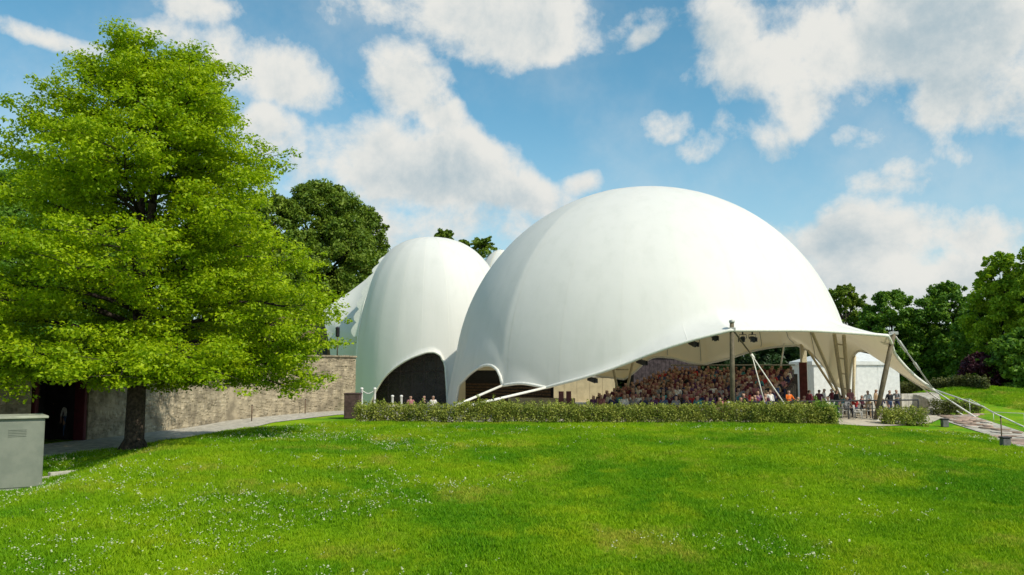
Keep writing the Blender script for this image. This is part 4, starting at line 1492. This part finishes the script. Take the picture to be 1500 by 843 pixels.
# small posts along the wall path
for px, py, D, lab in ((369, 604, 54.0, 'thin brown stake on the path edge left of centre'), (447, 600, 60.0, 'thin brown stake on the path edge near the wall end')):
    p = at(px, py, D); z0 = gz(p.x, D)
    o = empty('stake', (p.x, D, z0), lab, 'stake', 'thin stakes along the wall path')
    MB().tube([(0, 0, 0), (0, 0, .95)], .035, 6).build('shaft', M_SLAT, o, False)
    MB().lathe((0, 0, .95), [(.05, 0), (.05, .04), (.01, .07)], 6).build('cap', M_DARK, o, False)

# ------------------------------------------------------------------ electrical cabinet with kerb
M_CAB = mat('grey_green_paint', (0.225, 0.24, 0.19), 0.6, 0.10, 1.5, 0.05, 20, color2=(0.17, 0.19, 0.15))
M_LID = mat('pale_lid', (0.36, 0.37, 0.28), 0.6, 0.1, 2)
cy0 = 28.3
cr = at(62, 700, cy0); czb = gz(cr.x - .8, cy0 - .5) - .04
ctop = at(62, 612, cy0).z
CW, CD, CHt = 3.0, 1.7, ctop - czb
CA = R(33)
cab = empty('electrical_cabinet', (cr.x - CW / 2 * math.cos(CA) - CD / 2 * math.sin(CA), cy0 - CW / 2 * math.sin(CA) + CD / 2 * math.cos(CA), czb), 'large grey green metal utility cabinet standing at the left edge', 'cabinet', None, CA)
MB().box((0, 0, .06), (CW + .1, CD + .1, .14), bev=.01).build('plinth', M_CONC, cab, False)
MB().box((0, 0, CHt / 2 + .05), (CW, CD, CHt - .12), bev=.015).build('body', M_CAB, cab, False)
MB().box((0, 0, CHt + .02), (CW + .18, CD + .18, .08), bev=.015).build('lid', M_LID, cab, False)
for q in range(2):
    dr = MB().box((-CW / 4 + q * CW / 2, -CD / 2 - .012, CHt / 2 + .03), (CW / 2 - .05, .024, CHt - .3), bev=.006).build('door', M_CAB, cab, False)
    MB().box((-CW / 4 + q * CW / 2 + (.55 if q == 0 else -.55), -CD / 2 - .05, CHt / 2), (.05, .05, .22), bev=.01).build('handle', M_DARK, dr, False)
    for s in range(5):
        MB().box((-CW / 4 + q * CW / 2, -CD / 2 - .03, CHt - .55 + s * .05), (.5, .02, .022)).build('vent_slat', M_CAB, dr, False)

k0 = ground_hit(-40, 722); k1 = ground_hit(122, 692); kb0 = Vector((-30, k0.y - .8, 0))
kerbpts = [Vector((-24, 25.4, 0)), Vector((k0.x, k0.y, 0)), Vector((k1.x, k1.y, 0))]
kerb = MB()
for a, b in zip(kerbpts[:-1], kerbpts[1:]):
    n_ = max(1, int((b - a).length / 1.0))
    for q in range(n_):
        c0, c1 = a.lerp(b, q / n_), a.lerp(b, (q + 1) / n_)
        m_ = (c0 + c1) / 2; dd_ = c1 - c0
        kerb.box((m_.x, m_.y, gz(m_.x, m_.y) + .06), (dd_.length - .01, .18, .22), math.atan2(dd_.y, dd_.x), bev=.01)
tag(kerb.build('kerb', M_CONC), kind='structure')

# ------------------------------------------------------------------ right path furniture
for n_, (px, py, lab) in enumerate([(1384, 626, 'short dark path light at the top of the sloping path'), (1473, 657, 'short dark path light lower down the sloping path')]):
    p = ground_hit(px, py)
    o = empty('path_light', p, lab, 'path light', 'path lights on the sloping path')
    MB().box((0, 0, .2), (.36, .30, .42), bev=.03).build('body', mat('grey_cast', (0.14, 0.14, 0.13), 0.6, 0.15, 8), o, False)
    MB().box((0, 0, .45), (.42, .36, .07), bev=.02).build('cap', M_DARK, o, False)
p = ground_hit(1468, 653)
o = empty('thin_post', p, 'thin rusty post beside the lower path light', 'post')
MB().tube([(0, 0, 0), (0, 0, 1.25)], .03, 6).build('shaft', M_SLAT, o, False)
MB().lathe((0, 0, 1.25), [(.045, 0), (.045, .05), (.01, .07)], 6).build('cap', M_DARK, o, False)
# path slabs: laid stones along the right path
M_SLAB = [mat('slab_pink', (0.46, 0.33, 0.26), 0.85, 0.12, 3, 0.2, 30), mat('slab_pale', (0.52, 0.47, 0.40), 0.85, 0.12, 3, 0.2, 30), mat('slab_brown', (0.34, 0.25, 0.19), 0.85, 0.12, 3, 0.2, 30)]
la, ra = np.array(rl), np.array(rr)
for i_ in range(22):
    for j_ in range(4):
        t = (i_ + random.uniform(.25, .75)) / 22
        f = lambda arr, t_: np.array([np.interp(t_, np.linspace(0, 1, len(arr)), arr[:, c]) for c in range(2)])
        a, b = f(la, t), f(ra, t)
        q = a + (b - a) * (.10 + .80 * (j_ + random.uniform(.35, .65)) / 4)
        d_ = f(la, min(1, t + .02)) - f(la, max(0, t - .02))
        wv_ = np.linalg.norm(b - a) * .8 / 4 * random.uniform(.55, .95)
        if random.random() < .18: continue
        zz = gz(*q) + .03 + random.uniform(0, .03)
        s_ = MB().lathe((0, 0, 0), [(.5, -.04), (.5, .03), (.46, .045)], 7)
        for v_ in s_.bm.verts:
            ja = math.atan2(v_.co.y, v_.co.x)
            v_.co.x *= random.uniform(.9, 1.1); v_.co.y *= random.uniform(.9, 1.1)
        s_.bm.transform(Matrix.Translation((q[0], q[1], zz)) @ Matrix.Rotation(math.atan2(d_[1], d_[0]) + random.uniform(-.3, .3), 4, 'Z') @ Matrix.Diagonal((random.uniform(.6, .95), wv_, 1, 1)))
        s_.build('slab', random.choice(M_SLAB), path_r)
hr = empty('handrail', at(1400, 585, 56), 'pale thin handrail along the far side of the sloping path', 'handrail')
hp_ = [at(1376, 587, 60), at(1420, 585, 57.5), at(1455, 604, 53.5), at(1500, 606, 52.0), at(1560, 622, 49)]
MB().tube(hp_, .022, 6).build('top_rail', M_ROPE, hr)
for q in hp_:
    MB().tube([q, Vector((q.x, q.y, gz(q.x, q.y)))], .02, 6).build('rail_post', M_ROPE, hr)
# curved ramp wall
rw = empty('ramp_wall', at(1340, 580, 60), 'low curved pale wall beside the ramp at right of the tent', 'wall')
cpts = [at(1318, 578, 61.5), at(1335, 574, 62), at(1350, 577, 61.5), at(1362, 586, 60.3), at(1366, 598, 59), at(1362, 605, 58)]
cc_ = np.array([[p.x, p.y] for p in cpts]); tq = np.linspace(0, 5, 19)
cx_ = np.stack([np.interp(tq, range(6), cc_[:, c]) for c in range(2)], -1)
for q in range(18):
    a, b = cx_[q], cx_[q + 1]; m_ = (a + b) / 2; d_ = b - a
    h = 1.25 - .9 * (q / 17) ** 2
    MB().box((m_[0], m_[1], gz(*m_) + h / 2), (np.linalg.norm(d_) + .0, .28, h), math.atan2(d_[1], d_[0]), bev=.02).build('wall_block', M_CONC, rw)

# ------------------------------------------------------------------ vegetation
def leaf_cloud(centres, radii, counts, size, up=0.5, seed=0, flat=1.0, aspect=0.55, hollow=0.0, droop=None):
    """leaf-sized quads (bent in two along the midrib) in and on a set of ellipsoid clumps"""
    r = np.random.default_rng(seed)
    centres = np.asarray(centres, float); radii = np.asarray(radii, float)
    idx = np.repeat(np.arange(len(centres)), counts)
    n = len(idx)
    d = r.normal(size=(n, 3)); d /= np.linalg.norm(d, axis=1, keepdims=True)
    rad = 1.12 * (hollow + (1 - hollow) * r.uniform(0, 1, n)) ** (1 / 1.7)
    P = centres[idx] + d * radii[idx] * rad[:, None]
    N = d * .4 + r.normal(size=(n, 3)) * .6; N[:, 2] += up
    N /= np.linalg.norm(N, axis=1, keepdims=True)
    T = r.normal(size=(n, 3)); T -= N * (T * N).sum(1, keepdims=True); T /= np.linalg.norm(T, axis=1, keepdims=True)
    B = np.cross(N, T)
    L = size * r.uniform(.5, 1.5, n)[:, None]; Wd = L * aspect
    a = P - T * L * .5; c = P + T * L * .5
    b = P + B * Wd * .5 + N * L * .08; e = P - B * Wd * .5 + N * L * .08
    V = np.stack([a, b, c, e], 1).reshape(-1, 3)
    q = np.arange(n)[:, None] * 4
    F = np.concatenate([q + [[0, 1, 2]], q + [[0, 2, 3]]], 1).reshape(-1, 3)
    return V, F


M_BARK = mat('bark', (0.085, 0.062, 0.045), 0.95, 0.25, 9, 0.9, 18)
M_BARK2 = mat('bark_dark', (0.05, 0.038, 0.03), 0.95, 0.25, 9, 0.8, 14)
M_LIME = leaf_mat('lime_leaf', (0.18, 0.33, 0.004), (0.50, 0.62, 0.012), 0.46, (1.0, 1.0, .5))
M_OAK = leaf_mat('oak_leaf', (0.07, 0.15, 0.014), (0.23, 0.31, 0.03), 0.3)
M_DKGREEN = leaf_mat('dark_leaf', (0.06, 0.165, 0.020), (0.21, 0.36, 0.03), 0.34)
M_MIDGREEN = leaf_mat('mid_leaf', (0.12, 0.26, 0.010), (0.44, 0.60, 0.03), 0.40)
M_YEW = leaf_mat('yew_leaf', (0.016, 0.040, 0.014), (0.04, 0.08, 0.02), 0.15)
M_PURPLE = leaf_mat('purple_leaf', (0.030, 0.010, 0.018), (0.085, 0.022, 0.032), 0.2, (1, .4, .5))
M_HEDGE = leaf_mat('hedge_leaf', (0.11, 0.17, 0.02), (0.46, 0.48, 0.09), 0.25, scale=1.6)
M_OLIVE = leaf_mat('olive_leaf', (0.06, 0.085, 0.02), (0.15, 0.16, 0.04), 0.25)


# --- the tall light green tree on the left
def hero_tree():
    tp = at(196, 660, 36.2)
    bx, by = tp.x, tp.y; bz = gz(bx, by) - .05
    root = empty('broadleaf_tree', (bx, by, bz), 'tall lime green tree with layered branches at left in front of stone wall', 'tree')
    r = random.Random(11)
    ppm = FPX / 36.2
    HT = (660 - 40) / ppm
    # trunk, splitting into twin leaders at about half height
    tz = lambda t: bz + HT * t
    trunk = [Vector((bx, by, bz)), Vector((bx, by, bz + .35)), Vector((bx + .03, by, tz(.2))), Vector((bx + .12, by, tz(.42))), Vector((bx - .05, by + .05, tz(.52)))]
    mb = MB().tube(trunk, [.50, .38, .34, .30, .22], 14)
    mb.tube([trunk[3] - Vector((0, 0, .3)), Vector((bx - .15, by + .1, tz(.55))), Vector((bx - .2, by, tz(.75))), Vector((bx - .1, by, tz(.97)))], [.24, .19, .12, .02], 10)
    mb.tube([trunk[3] - Vector((0, 0, .2)), Vector((bx + .38, by - .1, tz(.55))), Vector((bx + .55, by - .1, tz(.72))), Vector((bx + .75, by, tz(.93)))], [.22, .18, .11, .02], 10)
    for q in range(6):
        a = q * 1.05 + .3
        mb.tube([Vector((bx + .25 * math.cos(a), by + .25 * math.sin(a), bz + .5)), Vector((bx + .62 * math.cos(a), by + .62 * math.sin(a), bz - .05))], [.14, .08], 7)
    mb.build('trunk', M_BARK, root)
    # crown radius (m) by height fraction, right / left
    hz_ = [.10, .16, .286, .35, .445, .52, .61, .71, .80, .88, .95, 1.0]
    rR = [6.0, 7.0, 7.5, 7.5, 6.9, 5.9, 5.7, 5.0, 3.9, 3.3, 2.2, 0.9]
    rL = [6.3, 7.4, 7.9, 7.9, 7.6, 7.3, 6.9, 6.4, 5.3, 3.3, 2.3, 1.0]
    cen, rad, cnts = [], [], []
    ga = 2.399963
    nlimb = 110
    for k in range(nlimb):
        t = .165 + .815 * max(0, (k - 16) / (nlimb - 17)) ** 0.85 if k >= 16 else .155 + .05 * r.random()
        az = k * ga + r.uniform(-.3, .3)
        ax = (math.cos(az) + 1) / 2
        rm = (np.interp(t, hz_, rR) * ax + np.interp(t, hz_, rL) * (1 - ax)) * r.uniform(.80, 1.0) - .3
        if k % 4 == 3: rm *= r.uniform(.45, .7)
        if k > 40 and r.random() < .09: continue
        slope = np.interp(t, [.15, .3, .6, .85, 1], [-.02, .08, .25, .55, 1.3]) + r.uniform(-.06, .06)
        arch = np.interp(t, [.15, .4, .8], [.13, .10, .04])
        ze_ = tz(t)
        if t > .52:
            lx = -.2 if k % 2 else .5
        else:
            lx = .06
        s0 = Vector((bx + lx, by, ze_ - rm * slope))
        d = Vector((math.cos(az), math.sin(az), 0))
        pts = []
        for q in np.linspace(0, 1, 7):
            z = s0.z + rm * slope * q + rm * arch * math.sin(math.pi * q) + .10 * math.sin(q * 5 + k)
            side = Vector((-d.y, d.x, 0)) * (.3 * math.sin(q * 4 + k * 1.7))
            pts.append(Vector((s0.x, s0.y, 0)) + d * rm * q + side * q + Vector((0, 0, z)))
        br = MB()
        r0_ = .035 + .10 * (1 - t) + .01
        br.tube(pts, [max(.012, r0_ * (1 - .85 * q)) for q in np.linspace(0, 1, 7)], 7)
        ns = int(5 + rm * 1.5)
        for s in range(ns):
            u = .22 + .78 * (s + r.random()) / ns
            i0 = min(5, int(u * 6)); f = u * 6 - i0
            base = pts[i0].lerp(pts[i0 + 1], f)
            sd = (1 if s % 2 else -1)
            an = az + sd * r.uniform(.4, 1.2)
            ln = (rm * .30 + .4) * (1.15 - .75 * abs(u - .45)) * r.uniform(.6, 1.1)
            tipp = base + Vector((math.cos(an) * ln, math.sin(an) * ln, ln * slope * .4 + r.uniform(-.35, .40)))
            br.tube([base, base.lerp(tipp, .5) + Vector((0, 0, .06)), tipp], [.022, .014, .006], 5)
            for w in (.5, 1.0):
                c = base.lerp(tipp, w)
                sz = r.uniform(.38, .80)
                cen.append((c.x + r.uniform(-.2, .2), c.y + r.uniform(-.2, .2), min(c.z + r.uniform(-.5, .45), tz(1.0) - .3)))
                rad.append((sz, sz, sz * r.uniform(.30, .62)))
                cnts.append(int(125 * sz * sz / .34))
                # loose sprays hanging out of the pad
                e_ = r.uniform(0, 6.28)
                cen.append((c.x + math.cos(e_) * sz, c.y + math.sin(e_) * sz, c.z + r.uniform(-.25, .15))); rad.append((.26, .26, .14)); cnts.append(26)
        cen.append(tuple(pts[-1])); rad.append((.5, .5, .3)); cnts.append(110)
        br.build('branch', M_BARK2, root)
    V, F = leaf_cloud(cen, rad, cnts, 0.135, up=.9, seed=2, aspect=.6)
    print('hero leaves', len(F) // 2)
    o = link('crown', mesh_np('crown', V, F), M_LIME, root, True)
    o['kind'] = 'stuff'


hero_tree()


def tree(px, top_y, D, width_px, m, label, group, base_py=None, seed=0, trunk_h=.22, leaf=.34, dens=1.0, shape='round', name='broadleaf_tree', nclump=60, cat='tree', gap=.0):
    r = np.random.default_rng(seed)
    top = at(px, top_y, D)
    bx, by = top.x, D
    bz = gz(bx, by)
    H = top.z - bz
    rw_ = width_px / FPX * D / 2
    root = empty(name, (bx, by, bz), label, cat, group)
    mb = MB()
    lean = r.uniform(-.3, .3)
    mb.tube([(bx, by, bz - .1), (bx + lean * .3, by, bz + H * .35), (bx + lean, by, bz + H * .85)], [max(.12, H * .022), H * .016, .03], 8)
    cen, rad, cn = [], [], []
    nclump = int(nclump * 2.8)
    for k in range(nclump):
        t = r.uniform(0, 1)
        h = trunk_h + (1 - trunk_h) * t
        if shape == 'round':
            env = math.sqrt(max(0.02, 1 - (2 * (t - .42) / 1.18) ** 2))
        elif shape == 'column':
            env = min(1, .55 + t * 1.2) * (1 - max(0, t - .55) * 1.5)
        else:
            env = math.sqrt(max(0.02, 1 - t ** 1.8))
        a = r.uniform(0, 6.283); q = math.sqrt(r.uniform(.12, 1)) * env * rw_ * .92
        sz = r.uniform(.07, .21) * rw_ * (.75 if t > .8 else 1)
        c = (bx + lean * h + q * math.cos(a), by + q * math.sin(a), bz + H * h - sz * .7)
        cen.append(c); rad.append((sz, sz, sz * r.uniform(.6, .85))); cn.append(int(dens * 12 + dens * 70 * (sz / leaf) ** 2 * .55))
        if k < 16:
            s = Vector((bx + lean * h * .5, by, bz + H * max(.15, h - .22)))
            mb.tube([s, s.lerp(Vector(c), .55) + Vector((0, 0, .1 * H * .1)), Vector(c)], [H * .008, H * .005, .02], 6)
    # ragged sprigs on the outline
    for k in range(int(nclump * .9)):
        i_ = r.integers(0, len(cen[:nclump]))
        d = r.normal(size=3); d /= np.linalg.norm(d); d[2] = abs(d[2]) * .8 + .1
        c = np.array(cen[i_]) + d * np.array(rad[i_]) * r.uniform(.95, 1.25)
        s = rad[i_][0] * r.uniform(.25, .45)
        cen.append(tuple(c)); rad.append((s, s, s)); cn.append(int(dens * 40 * (s / leaf) ** 1.5 + 14))
    mb.build('trunk', M_BARK2, root)
    V, F = leaf_cloud(cen, rad, cn, leaf, up=.45, seed=seed + 100, hollow=.1)
    o = link('crown', mesh_np('crown', V, F), m, root, True)
    o['kind'] = 'stuff'
    return root


GL = 'dark trees behind the small dome'
tree(470, 266, 98, 200, M_OAK, 'broad dark oak behind the small dome, tallest of its group', GL, seed=1, nclump=110)
tree(400, 285, 92, 170, M_OAK, 'dark oak between the lime green tree and the small dome', GL, seed=2, nclump=80)
tree(535, 300, 104, 130, M_OAK, 'dark oak sloping down to the top of the small dome', GL, seed=3, nclump=80)
tree(330, 300, 96, 190, M_OAK, 'dark oak mostly hidden behind the lime green tree crown', GL, seed=4, nclump=60)
tree(20, 255, 74, 300, M_DKGREEN, 'dark green tree behind the lime tree at the left edge', GL, seed=5, nclump=110, leaf=.3)
tree(160, 330, 80, 220, M_DKGREEN, 'dark tree behind the lime green tree trunk', GL, seed=6, nclump=60)
tree(-70, 430, 44, 250, M_DKGREEN, 'dark low tree above the gateway at the left edge', GL, seed=7, nclump=70, leaf=.26, trunk_h=.1)
# slim tufted tops between the domes
for n_, (px, ty, w_, lab) in enumerate([(650, 333, 30, 'slim tufted treetop left of two between the domes'), (707, 343, 46, 'slim tufted treetop right of two between the domes'), (676, 348, 26, 'small tufted treetop in the middle between the domes')]):
    D = 112
    top = at(px, ty, D); bz = gz(top.x, D)
    root = empty('tufted_tree', (top.x, D, bz), lab, 'tree', 'tufted treetops between the domes')
    r = np.random.default_rng(50 + n_)
    mb = MB().tube([(top.x, D, bz), (top.x, D, top.z - 1.0)], [.3, .12], 8)
    cen, rad, cn = [], [], []
    rr_ = w_ / FPX * D / 2
    for k in range(26):
        a = k * 2.4; el = r.uniform(-.3, 1.1); L = rr_ * r.uniform(.7, 1.1)
        c0 = Vector((top.x, D, top.z - rr_ * .75))
        for q in np.linspace(.3, 1, 5):
            p = c0 + Vector((math.cos(a) * math.cos(el), math.sin(a) * math.cos(el), math.sin(el) * .8)) * L * q - Vector((0, 0, .35 * q * q))
            cen.append(tuple(p)); rad.append((.22, .22, .16)); cn.append(22)
        mb.tube([c0, c0 + Vector((math.cos(a) * math.cos(el), math.sin(a) * math.cos(el), math.sin(el) * .8)) * L * .8], [.05, .02], 5)
    for k in range(30):
        cen.append((top.x + r.normal() * rr_ * .5, D + r.normal() * rr_ * .5, top.z - 2 - r.uniform(0, 5))); rad.append((.8, .8, .6)); cn.append(60)
    mb.build('trunk', M_BARK2, root)
    V, F = leaf_cloud(cen, rad, cn, .32, up=.4, seed=60 + n_)
    o = link('crown', mesh_np('crown', V, F), M_OAK, root, True); o['kind'] = 'stuff'

GRt = 'trees on the right behind the lawn'
tree(1235, 418, 120, 90, M_OAK, 'mid green tree peeping over the right shoulder of the large dome', GRt, seed=10, nclump=70)
tree(1306, 424, 105, 110, M_DKGREEN, 'round dark tree just right of the large dome', GRt, seed=11, nclump=100, trunk_h=.1)
tree(1388, 414, 102, 120, M_DKGREEN, 'dark green tree in the middle of the right hand row', GRt, seed=12, nclump=110, trunk_h=.1)
tree(1345, 470, 112, 120, M_DKGREEN, 'lower dark tree filling the gap behind the leaning mast', GRt, seed=13, nclump=70, trunk_h=.05)
tree(1460, 368, 84, 110, M_MIDGREEN, 'tall bright green poplar near the right edge', GRt, seed=14, nclump=120, trunk_h=.08, shape='column', leaf=.28)
tree(1530, 340, 80, 130, M_MIDGREEN, 'tall bright green tree cut by the right edge', GRt, seed=15, nclump=120, trunk_h=.06, shape='column', leaf=.28)
tree(1620, 400, 84, 150, M_MIDGREEN, 'tall green tree outside the right edge of the row', GRt, seed=21, nclump=80, trunk_h=.06, leaf=.34)
tree(1720, 420, 88, 150, M_DKGREEN, 'dark green tree farthest right of the row', GRt, seed=22, nclump=80, trunk_h=.06, leaf=.34)
tree(1440, 440, 92, 110, M_DKGREEN, 'dark tree behind the purple bush', GRt, seed=16, nclump=80, trunk_h=.05)
tree(1500, 480, 78, 120, M_DKGREEN, 'low dark tree under the poplar at the right edge', GRt, seed=17, nclump=80, trunk_h=.03)
tree(1440, 516, 80, 76, M_PURPLE, 'dark purple leaved bush on the right bank', None, seed=18, nclump=60, trunk_h=.02, name='purple_bush', cat='bush', leaf=.22)
# pale garden wall and added dark backdrop (stands for shade) seen through the rear openings
gw0, gw1 = at(808, 570, 82.0), at(900, 570, 83.0)
gwt = at(850, 553, 82.5).z
gwall = empty('garden_wall', ((gw0.x + gw1.x) / 2, 82.5, 0), 'pale cream wall seen under the rear of the large dome left of the crowd', 'wall')
for q in range(5):
    MB().box((-(gw1.x - gw0.x) / 2 + (gw1.x - gw0.x) * (q + .5) / 5, 0, gwt / 2), ((gw1.x - gw0.x) / 5 - .02, .25, gwt)).build('wall_panel', M_CREAMW, gwall, False)
MB().box((0, 0, gwt + .05), (gw1.x - gw0.x + .1, .35, .1)).build('coping', M_CONC, gwall, False)
hx0, hx1 = at(928, 540, 93.0).x, at(1022, 540, 93.0).x
backdrop = empty('shade_backdrop', ((hx0 + hx1) / 2, 95.0, 0), 'dark backdrop added for the shade seen through the rear arch above the crowd', 'backdrop')
hh_ = at(975, 519, 93).z
for q in range(16):
    MB().box((-(hx1 - hx0) / 2 + (hx1 - hx0) * (q + .5) / 16, -2.0, hh_ / 2), ((hx1 - hx0) / 16 - .02, .06, hh_)).build('backdrop_strip', M_BACKDROP, backdrop, False)
MB().box((0, .1, hh_ / 2), (hx1 - hx0, 4.0, hh_ - .05)).build('body', M_BACKDROP, backdrop, False)
MB().box((0, 0, hh_ + .1), (hx1 - hx0 + .6, 4.8, .2)).build('roof', M_DARK, backdrop, False)
# trees closing the view through the rear openings
GB = 'trees seen through the rear of the large dome'
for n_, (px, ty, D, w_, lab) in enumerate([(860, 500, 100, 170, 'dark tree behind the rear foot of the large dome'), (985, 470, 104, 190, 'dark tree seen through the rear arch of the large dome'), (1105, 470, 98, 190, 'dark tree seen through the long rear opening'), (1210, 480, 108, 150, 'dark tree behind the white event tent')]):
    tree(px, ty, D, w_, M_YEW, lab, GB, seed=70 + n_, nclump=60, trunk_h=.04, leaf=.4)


sheet('soil_bed', [(at(px, 610, 47.25).x, 47.25) for px in (515, 1235)], [(at(px, 610, 48.6).x, 48.6) for px in (515, 1235)], mat('dark_soil', (0.07, 0.05, 0.033), 0.95, 0.25, 6, 0.8, 30), 0.02, 80, 4)
# hedges: clipped rows of small shrubs
def hedge(name, pl, h, w, m, label, seed, leaf=.085, per_m=2100, wob=.18, cat='hedge', group=None):
    r = np.random.default_rng(seed)
    pl = np.asarray(pl, float)
    s = np.concatenate([[0], np.cumsum(np.linalg.norm(np.diff(pl, axis=0), axis=1))])
    L = s[-1]
    root = empty(name, (pl[0][0], pl[0][1], gz(*pl[0])), label, cat, group)
    cen, rad, cn = [], [], []
    stems = MB()
    u = 0.0
    while u < L:
        x, y = np.interp(u, s, pl[:, 0]), np.interp(u, s, pl[:, 1])
        z0 = gz(x, y)
        hh_ = h * (1 + wob * (vnoise(np.array([u]), np.array([seed * 1.0]), 9, .45)[0] - .5) * 2 + r.uniform(-.06, .06))
        for lev in (.25, .52, .80):
            for sd in (-.26, .26):
                c = (x + r.uniform(-.12, .12), y + sd * w + r.uniform(-.1, .1), z0 + hh_ * lev)
                q = r.uniform(.22, .34) * (h / 1.1) ** .5
                cen.append(c); rad.append((q * 1.15, q * 1.1, q)); cn.append(int(per_m / 6 * .62 * r.uniform(.7, 1.2)))
        if r.random() < .5:
            cen.append((x, y + r.uniform(-.2, .2) * w, z0 + hh_ + r.uniform(.0, .12))); rad.append((.1, .1, .16)); cn.append(30)
        stems.tube([(x, y, z0 - .05), (x + r.uniform(-.1, .1), y + r.uniform(-.1, .1), z0 + hh_ * .7)], [.025, .01], 5)
        u += .42
    stems.build('stems', M_BARK2, root)
    V, F = leaf_cloud(cen, rad, cn, leaf, up=.45, seed=seed + 1, aspect=.6)
    o = link('foliage', mesh_np('foliage', V, F), m, root, True); o['kind'] = 'stuff'
    return root


hl = lambda a, b, D: [(at(px, 610, D).x, D) for px in np.linspace(a, b, 8)]
hedge('hedge', hl(528, 1225, 47.9), 1.08, .9, M_HEDGE, 'long low clipped hedge between lawn and domes', 1, wob=.24)
hedge('hedge', hl(1296, 1350, 51.6), 1.05, 1.0, M_HEDGE, 'short hedge right of the leaning mast foot', 2)
hedge('shrub', hl(1108, 1172, 47.2), 1.28, 1.1, M_HEDGE, 'rounder bright shrub bulging from hedge near its right end', 3, wob=.25, cat='shrub')
hedge('shrub', hl(1196, 1222, 48.2), 1.25, 1.0, M_DKGREEN, 'dark upright shrub closing the right end of hedge', 4, cat='shrub')
hedge('hedge', [(at(1296, 560, 78).x, 78), (at(1345, 560, 76).x, 76), (at(1400, 566, 74).x, 72.5), (at(1425, 570, 72).x, 70)], 1.0, 1.6, M_OLIVE, 'long olive brown hedge on the bank behind the ramp', 5, leaf=.16, per_m=900)
hedge('shrub', hl(1372, 1405, 57.2), 0.95, 1.1, M_OLIVE, 'low olive shrub beside the top of the sloping path', 6, cat='shrub')
hedge('shrub', [(at(1405, 590, 60).x, 60), (at(1440, 600, 58).x, 58)], 0.7, 1.2, M_OLIVE, 'straggling low shrub under the tail cables', 7, cat='shrub', per_m=700)
